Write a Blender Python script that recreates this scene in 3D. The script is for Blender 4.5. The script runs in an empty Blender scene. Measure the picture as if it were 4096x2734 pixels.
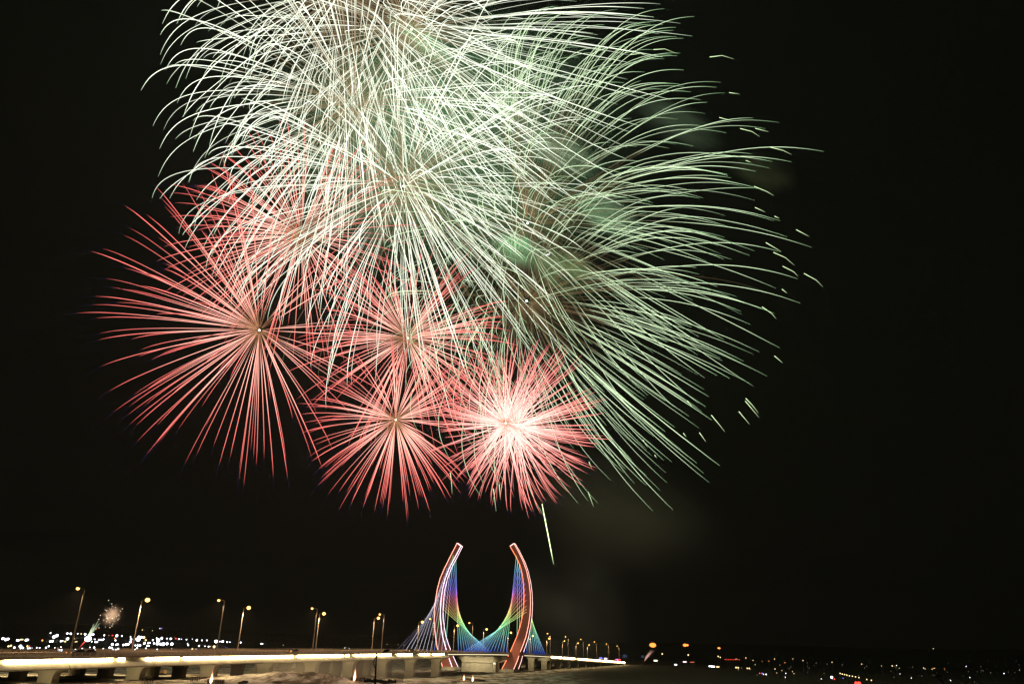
import bpy, math, random
from mathutils import Vector, noise

random.seed(7)
S = bpy.context.scene
COL = S.collection

# ------------------------------------------------------------------ camera
F_PX, W_PX, H_PX = 2955.0, 4096.0, 2734.0
PITCH, ROLL = math.radians(22.4), math.radians(1.5)
EYE = Vector((0, 0, 15.0))
FWD = Vector((0, math.cos(PITCH), math.sin(PITCH)))
_r0, _u0 = Vector((1, 0, 0)), Vector((0, -math.sin(PITCH), math.cos(PITCH)))
RGT = _r0 * math.cos(ROLL) + _u0 * math.sin(ROLL)
UPV = -_r0 * math.sin(ROLL) + _u0 * math.cos(ROLL)
cd = bpy.data.cameras.new("camera")
cam = bpy.data.objects.new("camera", cd)
COL.objects.link(cam)
cd.sensor_width = 36.0
cd.lens = 36.0 * F_PX / W_PX
cd.clip_start, cd.clip_end = 1.0, 30000.0
from mathutils import Matrix
cam.matrix_world = Matrix((
    (RGT.x, UPV.x, -FWD.x, EYE.x), (RGT.y, UPV.y, -FWD.y, EYE.y),
    (RGT.z, UPV.z, -FWD.z, EYE.z), (0, 0, 0, 1)))
S.camera = cam

# ------------------------------------------------------------------ night sky
wd = bpy.data.worlds.new("World")
S.world = wd
wd.use_nodes = True
bg = wd.node_tree.nodes["Background"]
bg.inputs[0].default_value = (1.0, 0.86, 0.6, 1)
bg.inputs[1].default_value = 0.0014

S.view_settings.view_transform = 'Standard'
S.view_settings.look = 'None'
S.view_settings.exposure = 0
S.view_settings.gamma = 1
cy = S.cycles
cy.max_bounces, cy.diffuse_bounces, cy.glossy_bounces = 4, 2, 2
cy.transmission_bounces, cy.volume_bounces, cy.transparent_max_bounces = 2, 0, 16
cy.use_light_tree = True
cy.sample_clamp_indirect = 4.0

# the flash of each shell at its heart lights the smoke, the snow and the bridge
def flash(name, loc, color, watts, radius=4.0):
    l = bpy.data.lights.new(name, 'POINT')
    l.color, l.energy, l.shadow_soft_size = color, watts, radius
    o = bpy.data.objects.new(name, l)
    o.location = loc
    COL.objects.link(o)
    return o

# ------------------------------------------------------------------ geometry of the view
def ray(x, y):
    return FWD + RGT * ((x - W_PX / 2) / F_PX) - UPV * ((y - H_PX / 2) / F_PX)
def at_axis(x, y, d):                    # point at a distance d along the lens axis
    return EYE + ray(x, y) * d
def at_y(x, y, Y):
    r = ray(x, y)
    return EYE + r * (Y / r.y)
def pxsize(P):                           # metres per full-size photo pixel at P
    return (P - EYE).dot(FWD) / F_PX

U = Vector((0.319, 0.9478, 0)).normalized()      # along the bridge, away from us
N = Vector((-U.y, U.x, 0))                       # across the bridge, to the far side
B0 = Vector((0.35, 494.8, 0))
DECK_W = 33.0
def B(t, w, z):
    return B0 + U * t + N * w + Vector((0, 0, z))
def hit_w(x, y, w):                      # -> t, z on the upright plane at offset w
    r = ray(x, y)
    s = (w - (EYE - B0).dot(N)) / r.dot(N)
    P = EYE + r * s
    return (P - B0).dot(U), P.z
def hit_t(x, y, t):                      # -> w, z on the upright plane across the bridge at t
    r = ray(x, y)
    s = (t - (EYE - B0).dot(U)) / r.dot(U)
    P = EYE + r * s
    return (P - B0).dot(N), P.z
def lerp_table(tab, x):
    if x <= tab[0][0]: a, b = tab[0], tab[1]
    elif x >= tab[-1][0]: a, b = tab[-2], tab[-1]
    else:
        for a, b in zip(tab, tab[1:]):
            if a[0] <= x <= b[0]: break
    k = (x - a[0]) / (b[0] - a[0])
    return a[1] + (b[1] - a[1]) * k
def smooth(a, b, x):
    k = min(1, max(0, (x - a) / (b - a)))
    return k * k * (3 - 2 * k)

# ------------------------------------------------------------------ helpers
class MB:
    def __init__(s): s.v, s.f, s.m, s.c = [], [], [], []
    def face(s, idx, m=0): s.f.append(tuple(idx)); s.m.append(m)
    def add(s, pts, faces, m=0):
        o = len(s.v); s.v += [tuple(p) for p in pts]
        for q in faces: s.face([i + o for i in q], m)
    def box(s, c, ax, ay, az, m=0):      # centre and three half-axes
        c, ax, ay, az = Vector(c), Vector(ax), Vector(ay), Vector(az)
        p = [c + ax * i + ay * j + az * k for k in (-1, 1) for j in (-1, 1) for i in (-1, 1)]
        s.add(p, [(0, 2, 3, 1), (4, 5, 7, 6), (0, 1, 5, 4), (2, 6, 7, 3), (0, 4, 6, 2), (1, 3, 7, 5)], m)
    def tube(s, pts, rad, n=6, m=0, cols=None, caps=True):
        pts = [Vector(p) for p in pts]
        if not isinstance(rad, (list, tuple)): rad = [rad] * len(pts)
        o = len(s.v); up = None
        for i, p in enumerate(pts):
            d = (pts[min(i + 1, len(pts) - 1)] - pts[max(i - 1, 0)])
            if d.length < 1e-9: d = Vector((0, 0, 1))
            d.normalize()
            if up is None:
                up = d.cross(Vector((0.13, 0.97, 0.2)))
                if up.length < 1e-3: up = d.cross(Vector((1, 0, 0)))
            up = (up - d * up.dot(d)).normalized()
            sd = d.cross(up)
            for j in range(n):
                a = 2 * math.pi * j / n
                s.v.append(tuple(p + (up * math.cos(a) + sd * math.sin(a)) * rad[i]))
                if cols: s.c.append(cols[i])
        for i in range(len(pts) - 1):
            for j in range(n):
                k = (j + 1) % n
                s.face((o + i * n + j, o + i * n + k, o + (i + 1) * n + k, o + (i + 1) * n + j), m)
        if caps:
            s.face([o + j for j in reversed(range(n))], m)
            s.face([o + (len(pts) - 1) * n + j for j in range(n)], m)
    def ball(s, c, rx, ry=None, rz=None, n=10, k=6, m=0, col=None):
        ry = ry or rx; rz = rz or rx; c = Vector(c); o = len(s.v)
        s.v.append(tuple(c + Vector((0, 0, rz))))
        for i in range(1, k):
            a = math.pi * i / k
            for j in range(n):
                b = 2 * math.pi * j / n
                s.v.append(tuple(c + Vector((rx * math.sin(a) * math.cos(b), ry * math.sin(a) * math.sin(b), rz * math.cos(a)))))
        s.v.append(tuple(c - Vector((0, 0, rz))))
        for j in range(n): s.face((o, o + 1 + j, o + 1 + (j + 1) % n), m)
        for i in range(k - 2):
            for j in range(n):
                q = o + 1 + i * n
                s.face((q + j, q + n + j, q + n + (j + 1) % n, q + (j + 1) % n), m)
        q = o + 1 + (k - 2) * n; e = len(s.v) - 1
        for j in range(n): s.face((q + j, e, q + (j + 1) % n), m)
        if col: s.c += [col] * (len(s.v) - o)
    def prism(s, rings, m=0, close=True):  # loft of closed rings with equal point counts
        o = len(s.v); n = len(rings[0])
        for r in rings: s.v += [tuple(p) for p in r]
        for i in range(len(rings) - 1):
            for j in range(n):
                k = (j + 1) % n
                s.face((o + i * n + j, o + i * n + k, o + (i + 1) * n + k, o + (i + 1) * n + j), m)
        if close:
            s.face([o + j for j in reversed(range(n))], m)
            s.face([o + (len(rings) - 1) * n + j for j in range(n)], m)
    def build(s, name, mats, parent=None, smooth_=False, origin=None):
        me = bpy.data.meshes.new(name)
        org = Vector(origin) if origin is not None else Vector((0, 0, 0))
        if parent is not None: org = ORG.get(parent.name, Vector((0, 0, 0)))
        me.from_pydata([tuple(Vector(p) - org) for p in s.v] if org.length else s.v, [], s.f)
        if not isinstance(mats, (list, tuple)): mats = [mats]
        for m in mats: me.materials.append(m)
        if len(mats) > 1: me.polygons.foreach_set("material_index", s.m)
        if smooth_: me.polygons.foreach_set("use_smooth", [True] * len(s.f))
        if s.c:
            at = me.color_attributes.new("glow", 'FLOAT_COLOR', 'POINT')
            at.data.foreach_set("color", [q for c in s.c for q in (c[0], c[1], c[2], 1.0)])
        me.update()
        o = bpy.data.objects.new(name, me)
        COL.objects.link(o)
        ORG[o.name] = org
        if parent is not None: o.parent = parent
        else: o.location = org
        return o
ORG = {}
def empty(name, loc):
    o = bpy.data.objects.new(name, None)
    COL.objects.link(o); o.location = loc
    o.empty_display_size = 1
    ORG[o.name] = Vector(loc)
    return o
def tag(o, label=None, cat=None, group=None, kind=None):
    if label: o["label"] = label
    if cat: o["category"] = cat
    if group: o["group"] = group
    if kind: o["kind"] = kind
    return o

# ------------------------------------------------------------------ materials
def nodes(name):
    m = bpy.data.materials.new(name); m.use_nodes = True
    nt = m.node_tree; nt.nodes.clear()
    return m, nt, nt.nodes.new("ShaderNodeOutputMaterial")
def surf(name, c1, c2=None, scale=0.4, rough=0.8, metal=0.0, bump=0.0, detail=6, lo=0.35, hi=0.65):
    m, nt, out = nodes(name)
    b = nt.nodes.new("ShaderNodeBsdfPrincipled")
    b.inputs["Roughness"].default_value = rough
    b.inputs["Metallic"].default_value = metal
    c2 = c2 or tuple(q * 0.7 for q in c1)
    tc = nt.nodes.new("ShaderNodeNewGeometry")
    nz = nt.nodes.new("ShaderNodeTexNoise"); nz.inputs["Scale"].default_value = scale
    nz.inputs["Detail"].default_value = detail; nz.inputs["Roughness"].default_value = 0.65
    nt.links.new(tc.outputs["Position"], nz.inputs["Vector"])
    rp = nt.nodes.new("ShaderNodeValToRGB")
    rp.color_ramp.elements[0].position, rp.color_ramp.elements[1].position = lo, hi
    rp.color_ramp.elements[0].color = (*c1, 1); rp.color_ramp.elements[1].color = (*c2, 1)
    nt.links.new(nz.outputs["Fac"], rp.inputs["Fac"])
    nt.links.new(rp.outputs["Color"], b.inputs["Base Color"])
    if bump:
        bp = nt.nodes.new("ShaderNodeBump"); bp.inputs["Strength"].default_value = bump
        bp.inputs["Distance"].default_value = 0.5
        nt.links.new(nz.outputs["Fac"], bp.inputs["Height"])
        nt.links.new(bp.outputs["Normal"], b.inputs["Normal"])
    nt.links.new(b.outputs[0], out.inputs["Surface"])
    return m
def glow(name, color, strength, lit=False):
    m, nt, out = nodes(name)
    e = nt.nodes.new("ShaderNodeEmission")
    e.inputs[0].default_value = (*color, 1); e.inputs[1].default_value = strength
    nt.links.new(e.outputs[0], out.inputs["Surface"])
    m.cycles.emission_sampling = 'AUTO' if lit else 'NONE'
    return m
def glow_attr(name, strength=1.0):
    m, nt, out = nodes(name)
    e = nt.nodes.new("ShaderNodeEmission"); e.inputs[1].default_value = strength
    a = nt.nodes.new("ShaderNodeAttribute"); a.attribute_name = "glow"
    nt.links.new(a.outputs["Color"], e.inputs[0])
    nt.links.new(e.outputs[0], out.inputs["Surface"])
    m.cycles.emission_sampling = 'NONE'
    return m

M = {}
M['spark'] = glow_attr("burning_spark")
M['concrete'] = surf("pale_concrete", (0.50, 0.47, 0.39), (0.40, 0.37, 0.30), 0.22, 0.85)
M['concrete_dark'] = surf("darker_concrete", (0.22, 0.19, 0.15), (0.15, 0.13, 0.105), 0.3, 0.9)  # darker tone for the rear and far-approach piers and girders
M['fascia'] = surf("deck_edge_concrete", (0.30, 0.24, 0.19), (0.22, 0.18, 0.14), 0.5, 0.85)
M['asphalt'] = surf("bridge_asphalt", (0.06, 0.055, 0.05), (0.045, 0.042, 0.04), 1.0, 0.9)
M['rail'] = surf("railing_paint", (0.45, 0.36, 0.29), (0.36, 0.28, 0.23), 0.6, 0.6)
M['pole'] = surf("grey_pole_paint", (0.42, 0.37, 0.34), (0.36, 0.31, 0.28), 0.5, 0.5)
M['pylon'] = surf("red_pylon_paint", (0.34, 0.105, 0.085), (0.29, 0.09, 0.072), 0.15, 0.55)
M['black_metal'] = surf("black_metal", (0.012, 0.014, 0.010), (0.009, 0.010, 0.008), 1.0, 0.5)
M['rusty'] = surf("rusty_frame", (0.06, 0.04, 0.03), (0.04, 0.03, 0.02), 2.0, 0.8)
M['strip'] = glow("led_wash_strip", (1.0, 0.78, 0.35), 34.0, True)
M['strip_low'] = glow("under_deck_led", (1.0, 0.86, 0.50), 1.6, True)
M['lamp'] = glow("sodium_lamp", (1.0, 0.52, 0.11), 5.5)

# ------------------------------------------------------------------ ground
bank_tab = [(-420, 5.2), (-330, 4.6), (-290, 4.7), (-262, 3.6), (-232, 2.9), (-175, 2.0), (-140, 1.0), (-100, 0.5), (0, 0.2), (400, -0.4)]
def ground_z(x, y):
    P = Vector((x, y, 0)) - B0
    t, w = P.dot(U), P.dot(N)
    h = lerp_table(bank_tab, max(-500, min(400, t)))
    h *= 1 - smooth(45, 90, w)
    h *= 1 - 0.55 * smooth(-30, -90, w) * 1.0
    # dug-up mound in front of the piers
    h += 2.6 * math.exp(-(((x + 62) / 22) ** 2 + ((y - 243) / 13) ** 2))
    h += 0.9 * math.exp(-(((x + 40) / 25) ** 2 + ((y - 262) / 12) ** 2))
    h += 0.35 * noise.fractal(Vector((x * 0.035, y * 0.035, 3.1)), 1.0, 2.0, 5) * (1 - smooth(500, 900, y))
    far = smooth(1500, 4200, math.hypot(x, y))
    h += 70 * far * (0.75 + 0.25 * noise.noise(Vector((x * 0.0011, y * 0.0011, 0.5))))
    mk = math.exp(-(((x + 60) / 34) ** 2 + ((y - 243) / 20) ** 2)) + .35 * math.exp(-(((x + 75) / 40) ** 2 + ((y - 200) / 25) ** 2))
    if mk > .03: h += mk * (1.1 * noise.fractal(Vector((x * .16, y * .16, 9.0)), .9, 2.1, 5))
    # far bank with the road at the right
    h += 1.6 * smooth(25, 120, x - 0.1 * y) * smooth(360, 520, y) * (1 - smooth(800, 1500, y))
    return h

def axis(a, b, fine0, fine1, step, grow):
    v = [fine0]
    while v[-1] < fine1: v.append(v[-1] + step)
    s = step
    while v[-1] < b: s *= grow; v.append(v[-1] + s)
    s = step
    while v[0] > a: s *= grow; v.insert(0, v[0] - s)
    return v
gx = axis(-6000, 6000, -125, 40, 1.2, 1.10)
gy = axis(60, 7000, 185, 300, 1.2, 1.05)
mb = MB()
for y in gy:
    for x in gx: mb.v.append((x, y, ground_z(x, y)))
nx = len(gx)
for j in range(len(gy) - 1):
    for i in range(nx - 1):
        mb.face((j * nx + i, j * nx + i + 1, (j + 1) * nx + i + 1, (j + 1) * nx + i))
m, nt, out = nodes("patchy_snow")
b = nt.nodes.new("ShaderNodeBsdfPrincipled"); b.inputs["Roughness"].default_value = 0.9
ge = nt.nodes.new("ShaderNodeNewGeometry")
mp = nt.nodes.new("ShaderNodeMapping"); mp.inputs["Scale"].default_value = (0.085, 0.036, 0.1)
nt.links.new(ge.outputs["Position"], mp.inputs["Vector"])
n1 = nt.nodes.new("ShaderNodeTexNoise"); n1.inputs["Scale"].default_value = 1.7; n1.inputs["Detail"].default_value = 10
n1.inputs["Roughness"].default_value = 0.68
nt.links.new(mp.outputs[0], n1.inputs["Vector"])
rp = nt.nodes.new("ShaderNodeValToRGB")
e = rp.color_ramp.elements
e[0].position, e[0].color = 0.42, (0.085, 0.062, 0.04, 1)
e[1].position, e[1].color = 0.57, (0.66, 0.62, 0.56, 1)
q = e.new(0.48); q.color = (0.24, 0.19, 0.14, 1)
q = e.new(0.53); q.color = (0.46, 0.41, 0.35, 1)
nt.links.new(n1.outputs["Fac"], rp.inputs["Fac"])
sxyz = nt.nodes.new("ShaderNodeSeparateXYZ"); nt.links.new(ge.outputs["Position"], sxyz.inputs[0])
mk_ = nt.nodes.new("ShaderNodeMath"); mk_.operation = 'MULTIPLY_ADD'; mk_.inputs[1].default_value = -.06
nt.links.new(sxyz.outputs[1], mk_.inputs[0]); nt.links.new(sxyz.outputs[0], mk_.inputs[2])
mm = nt.nodes.new("ShaderNodeMapRange"); mm.interpolation_type = 'SMOOTHSTEP'; mm.inputs[1].default_value, mm.inputs[2].default_value = -8, 30
mm.inputs[3].default_value, mm.inputs[4].default_value = 0, .97
nt.links.new(mk_.outputs[0], mm.inputs[0])
mx = nt.nodes.new("ShaderNodeMix"); mx.data_type = 'RGBA'; mx.inputs[7].default_value = (.055, .042, .028, 1)   # darker brown towards the right
nt.links.new(mm.outputs[0], mx.inputs[0]); nt.links.new(rp.outputs["Color"], mx.inputs[6])
nt.links.new(mx.outputs[2], b.inputs["Base Color"])
n2 = nt.nodes.new("ShaderNodeTexNoise"); n2.inputs["Scale"].default_value = 0.9; n2.inputs["Detail"].default_value = 8
nt.links.new(ge.outputs["Position"], n2.inputs["Vector"])
bp = nt.nodes.new("ShaderNodeBump"); bp.inputs["Strength"].default_value = 0.8; bp.inputs["Distance"].default_value = 0.6
nt.links.new(n2.outputs["Fac"], bp.inputs["Height"]); nt.links.new(bp.outputs[0], b.inputs["Normal"])
nt.links.new(b.outputs[0], out.inputs["Surface"])
M['snow'] = m
g = mb.build("ground", m, smooth_=True)
tag(g, "patchy trampled snow and frozen river plain under and around the bridge", "ground", kind="structure")

def land(x, y, above=0.0, lo=120, hi=5200):      # where the view through a pixel meets ground + above
    r = ray(x, y); s = lo
    while s < hi:
        P = EYE + r * s
        if P.z <= ground_z(P.x, P.y) + above: return P
        s *= 1.012
    return EYE + r * hi
def ground_at(x, y):
    P = land(x, y); P.z = ground_z(P.x, P.y); return P

# ------------------------------------------------------------------ the bridge
rail_px = [(-60, 2613.5), (0, 2613), (500, 2607), (1000, 2603.5), (1500, 2600.7), (1800, 2600), (2000, 2603.5), (2150, 2611.5), (2205, 2615.5), (2300, 2623.5), (2400, 2632.5), (2500, 2641.5)]
rail_tab = []
for x, y in rail_px:
    rail_tab.append(hit_w(x, y, 0.0))
def zr(t):
    k = [c[0] for c in rail_tab]
    s = 0; wsum = 0
    for d in (-18, -9, 0, 9, 18):        # a little smoothing makes one vertical curve
        s += lerp_table(rail_tab, t + d); wsum += 1
    return s / wsum
def t_of(x, w=-0.9):
    y = lerp_table(rail_px, x) + 12
    return hit_w(x, y, w)[0]
T_A = -400.0
T_1 = t_of(1788)
T_2 = t_of(2204)
T_E = t_of(2500)

def sweep(prof, t0, t1, step=6.0, m=0, mb=None, ends=True):
    mb = mb or MB()
    n = max(1, int(abs(t1 - t0) / step)); rings = []
    for i in range(n + 1):
        t = t0 + (t1 - t0) * i / n
        z = zr(t)
        rings.append([B(t, w, z + h) for w, h in prof])
    mb.prism(rings, m, ends)
    return mb

RAIL_TOP, DECK_TOP = 0.0, -0.80
DW = DECK_W
def railing(t0, t1, w, lean, post_step=2.2):
    mb = MB()
    for h, r_ in ((0.0, 0.075), (-0.2, 0.03), (-0.36, 0.03), (-0.52, 0.03)):
        n = max(2, int((t1 - t0) / 8))
        mb.tube([B(t0 + (t1 - t0) * i / n, w, zr(t0 + (t1 - t0) * i / n) + h) for i in range(n + 1)], r_, 4)
    k = int((t1 - t0) / post_step)
    for i in range(k + 1):
        t = t0 + (t1 - t0) * i / k; z = zr(t)
        mb.box(B(t, w, z - 0.36), U * 0.05, N * 0.06, Vector((0, 0, 0.36)))
    mb.add(*strip_faces(t0, t1, w))      # low kerb under the bars
    return mb
def strip_faces(t0, t1, w):
    pts, fs = [], []
    n = max(2, int((t1 - t0) / 8))
    for i in range(n + 1):
        t = t0 + (t1 - t0) * i / n; z = zr(t)
        pts += [B(t, w - .12, z - .82), B(t, w - .12, z - .66), B(t, w + .12, z - .66), B(t, w + .12, z - .82)]
    for i in range(n):
        for j in range(3): fs.append((i * 4 + j, i * 4 + j + 1, i * 4 + 5 + j, i * 4 + 4 + j))
    return pts, fs

def pier(t, w0, w1, ztop, name, parent, mat, thick=1.0, flare=2.3, outer=True):
    """wall-shaped column whose edges flare in a curve to the girder"""
    P = B(t, (w0 + w1) / 2, 0); zg = ground_z(P.x, P.y) - 0.6
    hgt = ztop - zg
    left, right = [], []
    K_ = 9
    for i in range(K_ + 1):
        a = i / K_; z = ztop - (1 - math.cos(a * math.pi / 2)) * min(3.4, hgt * .6)
        fl = flare * (1 - math.sin(a * math.pi / 2)) ** 1.25
        left.append((w0 - fl, z)); right.append((w1 + fl, z))
    left.append((w0, zg)); right.append((w1, zg))
    ring = left + right[::-1]
    mb = MB()
    mb.prism([[B(t - thick, w, z) for w, z in ring], [B(t + thick, w, z) for w, z in ring]])
    # a small bearing block under the girder edge
    mb.box(B(t, w0 - flare + .35, ztop + .08), U * .5, N * .3, Vector((0, 0, .12)))
    return mb.build(name, mat, parent)

def spot(name, loc, target, color, watts, angle, blend=.5, radius=.15):
    l = bpy.data.lights.new(name, 'SPOT'); l.color = color; l.energy = watts
    l.spot_size = math.radians(angle); l.spot_blend = blend; l.shadow_soft_size = radius
    o = bpy.data.objects.new(name, l); o.location = loc
    o.rotation_euler = (Vector(target) - Vector(loc)).to_track_quat('-Z', 'Y').to_euler()
    COL.objects.link(o); return o

# --- near approach viaduct
va = empty("viaduct", B(-200, 16, 0))
tag(va, "long concrete viaduct on flared piers with brightly lit girder, left of the pylons", "viaduct")
slab = [(-1.15, DECK_TOP), (-1.15, -1.22), (.3, -1.3), (DW - .3, -1.3), (DW + .9, -1.22), (DW + .9, DECK_TOP)]
sweep(slab, T_A, T_1).build("deck", M['fascia'], va)
road = MB(); road.add(*[[p for i in range(61) for p in (B(T_A + (T_1 - T_A) * i / 60, 1, zr(T_A + (T_1 - T_A) * i / 60) + DECK_TOP + .006), B(T_A + (T_1 - T_A) * i / 60, DW - 1, zr(T_A + (T_1 - T_A) * i / 60) + DECK_TOP + .006))],
                        [(i * 2, i * 2 + 1, i * 2 + 3, i * 2 + 2) for i in range(60)]])
road.build("road_surface", M['asphalt'], va)
girder = [(.25, -1.3), (-.75, -2.0), (-1.15, -2.06), (-1.62, -2.36), (-2.10, -2.78), (-2.42, -3.14), (-2.36, -3.36), (-1.6, -3.5), (7.6, -3.5), (8.6, -3.1), (9, -1.3)]
gmb = MB()
jt = [t_of(x) for x in (272, 611, 893, 1113, 1293, 1440, 1568, 1678, 1780)]
sp = jt[1] - jt[0]
joints = [T_A] + [t for t in [jt[0] - sp] + jt if t > T_A + 4 and t < T_1 - 6] + [T_1]
for a, c in zip(joints, joints[1:]):
    sweep(girder, a + (.16 if a > T_A else 0), c - (.16 if c < T_1 else 0), mb=gmb)
gird = gmb.build("girder", M['concrete'], va, smooth_=False)
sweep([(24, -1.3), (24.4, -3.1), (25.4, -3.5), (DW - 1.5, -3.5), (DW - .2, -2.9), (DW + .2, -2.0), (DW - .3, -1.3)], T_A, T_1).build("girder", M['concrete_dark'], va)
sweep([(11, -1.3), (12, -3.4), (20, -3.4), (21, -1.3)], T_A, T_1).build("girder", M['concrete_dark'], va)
railing(T_A, T_1, -.6, 0).build("railing", M['rail'], va)
railing(T_A, T_1, DW + .6, 0).build("railing", M['rail'], va)
for w in (3.4, 15.6, 17.4, DW - 3.4):
    cb = MB()
    sweep([(w - .12, -.35), (w - .12, -.18), (w + .12, -.18), (w + .12, -.35)], T_A, T_1, 10, mb=cb)
    k = int((T_1 - T_A) / 4)
    for i in range(k):
        t = T_A + 2 + i * 4
        cb.box(B(t, w, zr(t) - .55), U * .07, N * .07, Vector((0, 0, .26)))
    cb.build("guard_rail", M['rail'], va)
strip_near = [(20, 453), (474, 499), (584, 608), (616, 717), (735, 1010), (1016, 1172), (1189, 1307), (1311, 1370), (1383, 1395), (1417, 1433), (1436, 1501), (1510, 1551), (1554, 1563), (1590, 1603), (1605, 1647), (1678, 1685), (1687, 1716), (1730, 1768), (1771, 1775)]
for a, c in strip_near:
    t0, t1 = t_of(a, -.8), t_of(c, -.8)
    n = max(1, int((t1 - t0) / 8))
    mbs = MB()
    mbs.prism([[B(t0 + (t1 - t0) * i / n, w, zr(t0 + (t1 - t0) * i / n) + h) for w, h in ((-1.08, -1.24), (-1.08, -1.90), (-.86, -1.93), (-.86, -1.24))] for i in range(n + 1)])
    mbs.build("light_strip", M['strip'], va)
n = 40; mbs = MB()       # the far edge carries the same strip and lights the snow behind
mbs.prism([[B(T_A + (T_1 - T_A) * i / n, DW + w, zr(T_A + (T_1 - T_A) * i / n) + h) for w, h in ((.86, -1.24), (.86, -1.9), (1.08, -1.9), (1.08, -1.24))] for i in range(n + 1)])
mbs.build("light_strip", M['strip'], va)
for t in jt[:-1] + [T_1 - 3]:
    ztop = zr(t) - 3.5
    pp = pier(t, 1.2, 5.6, ztop, "pier", va, M['concrete'])
    q = B(t - 7.5, 2.2, ztop - .15)
    spot("pier_spot", q, B(t - .5, 3.2, ztop - 4.2), (1, .78, .40), 850, 120, .9)  # spot added to brighten the pier face, no lamp known here
    fx = MB(); fx.box(q + Vector((0, 0, .2)), U * .2, N * .3, Vector((0, 0, .12))); fx.build("floodlight", M['black_metal'], pp)  # made-up housing for the added spot
    if t < T_1 - 10:
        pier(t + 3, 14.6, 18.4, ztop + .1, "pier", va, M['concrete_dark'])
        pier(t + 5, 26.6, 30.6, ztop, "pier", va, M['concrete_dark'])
# end diaphragm
dm = MB(); z = zr(T_1)
dm.prism([[B(t, w, z + h) for w, h in ((-.5, -1.35), (-.6, -3.4), (1.2, -4.3), (8.5, -4.3), (10, -1.35))] for t in (T_1 - 2.5, T_1 + .6)])
dm.build("end_block", M['concrete'], va)

# --- main cable-stayed span
br = empty("cable_stayed_bridge", B((T_1 + T_2) / 2, 16, 0))
tag(br, "cable stayed bridge with two red curved pylons leaning apart and rainbow lit stays", "bridge")
T1m, T2m = T_1 + .7, T_2 - .1
sweep([(-1.1, -.55), (-1.25, -.9), (-1.1, -1.35), (2, -2.3), (8, -2.6), (DW - 8, -2.6), (DW - 2, -2.3), (DW + 1.1, -1.35), (DW + 1.25, -.9), (DW + 1.1, -.55)], T1m, T2m).build("deck", M['fascia'], br)
railing(T1m, T2m, -.8, 0).build("railing", M['rail'], br)
railing(T1m, T2m, DW + .8, 0).build("railing", M['rail'], br)
for x0, x1 in ((1793, 2034), (2098, 2202)):
    t0, t1 = t_of(x0), t_of(x1)
    n = 14
    mbs = MB()
    mbs.prism([[B(t0 + (t1 - t0) * i / n, w, zr(t0 + (t1 - t0) * i / n) + h) for w, h in ((-.95, -1.60), (-.95, -1.85), (-.75, -1.88), (-.75, -1.60))] for i in range(n + 1)])
    mbs.build("light_strip", M['strip_low'], br)

T_P = (t_of(2072) + 0)          # where the pylons stand
T_P = hit_w(2070, 2612, -4.0)[0]
Z6 = lambda q: (1550 + q[0] * .3853, 2130 + q[1] * .3853)
near_L = [(1273, 137), (1302, 190), (1335, 245), (1375, 332), (1400, 430), (1413, 550), (1418, 650), (1415, 750), (1403, 850), (1380, 960), (1345, 1070), (1310, 1150), (1275, 1230), (1230, 1330), (1187, 1412)]
near_R = [(1313, 108), (1345, 163), (1375, 222), (1412, 300), (1445, 395), (1470, 510), (1483, 620), (1486, 730), (1480, 850), (1463, 965), (1438, 1075), (1410, 1155), (1378, 1235), (1348, 1325), (1311, 1412)]
far_L = [(723, 105), (698, 155), (670, 208), (632, 285), (592, 365), (547, 470), (518, 580), (500, 690), (488, 790), (485, 890), (490, 990), (500, 1080), (515, 1180), (545, 1300), (572, 1388)]
far_R = [(763, 136), (735, 188), (708, 240), (670, 310), (635, 380), (598, 480), (572, 580), (558, 680), (550, 780), (550, 880), (558, 970), (572, 1070), (598, 1165), (636, 1290), (672, 1388)]
def depth_at(z):
    return lerp_table([(0, 10.0), (6, 8.6), (14, 6.2), (30, 4.4), (48, 3.8), (68, 3.0)], z)
def make_pylon(Lp, Rp, colours, inner_right):
    py_rings, ed = [], [[], [], [], []]
    for a, c in zip(Lp, Rp):
        (wa, za), (wc, zc) = hit_t(*Z6(a), T_P - 2.0), hit_t(*Z6(c), T_P - 2.0)
        d = depth_at((za + zc) / 2)
        f = T_P - 2.0
        ring = [B(f, wa, za), B(f, wc, zc), B(f + d, wc, zc), B(f + d, wa, za)]
        py_rings.append(ring)
        for k in range(4): ed[k].append(ring[k])
    mb = MB(); mb.prism(py_rings)
    body = mb.build("pylon", M['pylon'], br)
    for k, cname in enumerate(colours):
        if not cname: continue
        off = (U * (-.12 if k < 2 else .12))
        pts = [p + off for p in ed[k]]
        # the tubes stop where the pylon passes the deck
        lo = [p for p in pts if p.z < zr(T_P) - 2.2]
        hi = [p for p in pts if p.z > zr(T_P) + 0.2]
        e1 = MB()
        zc = zr(T_P)
        def cut(p, q, z): return p + (q - p) * ((z - p.z) / (q.z - p.z))
        i = len(hi)
        hi.append(cut(pts[i - 1], pts[i], zc + .3))
        lo.insert(0, cut(pts[len(pts) - len(lo) - 1], pts[len(pts) - len(lo)], zc - 2.0))
        e1.tube(hi, .16, 6); e1.tube(lo, .16, 6)
        e1.build("led_tube", M[cname], body)
    tp = MB()
    tr = py_rings[0]
    tp.tube([tr[0] - U * .12, tr[1] - U * .12, tr[2] + U * .12, tr[3] + U * .12, tr[0] - U * .12], .17, 6)
    tp.build("led_tube", M['neon_pink'], body)
    # footing
    fb = MB(); w_ = sorted([hit_t(*Z6(Lp[-1]), T_P - 2)[0], hit_t(*Z6(Rp[-1]), T_P - 2)[0]])
    zt = py_rings[-1][0].z
    lowr = -1.2
    out = -1 if inner_right is None else 1
    return body, w_, zt
M['neon_red'] = glow("orange_red_neon", (1.0, 0.22, 0.10), 3.2, True)
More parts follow.
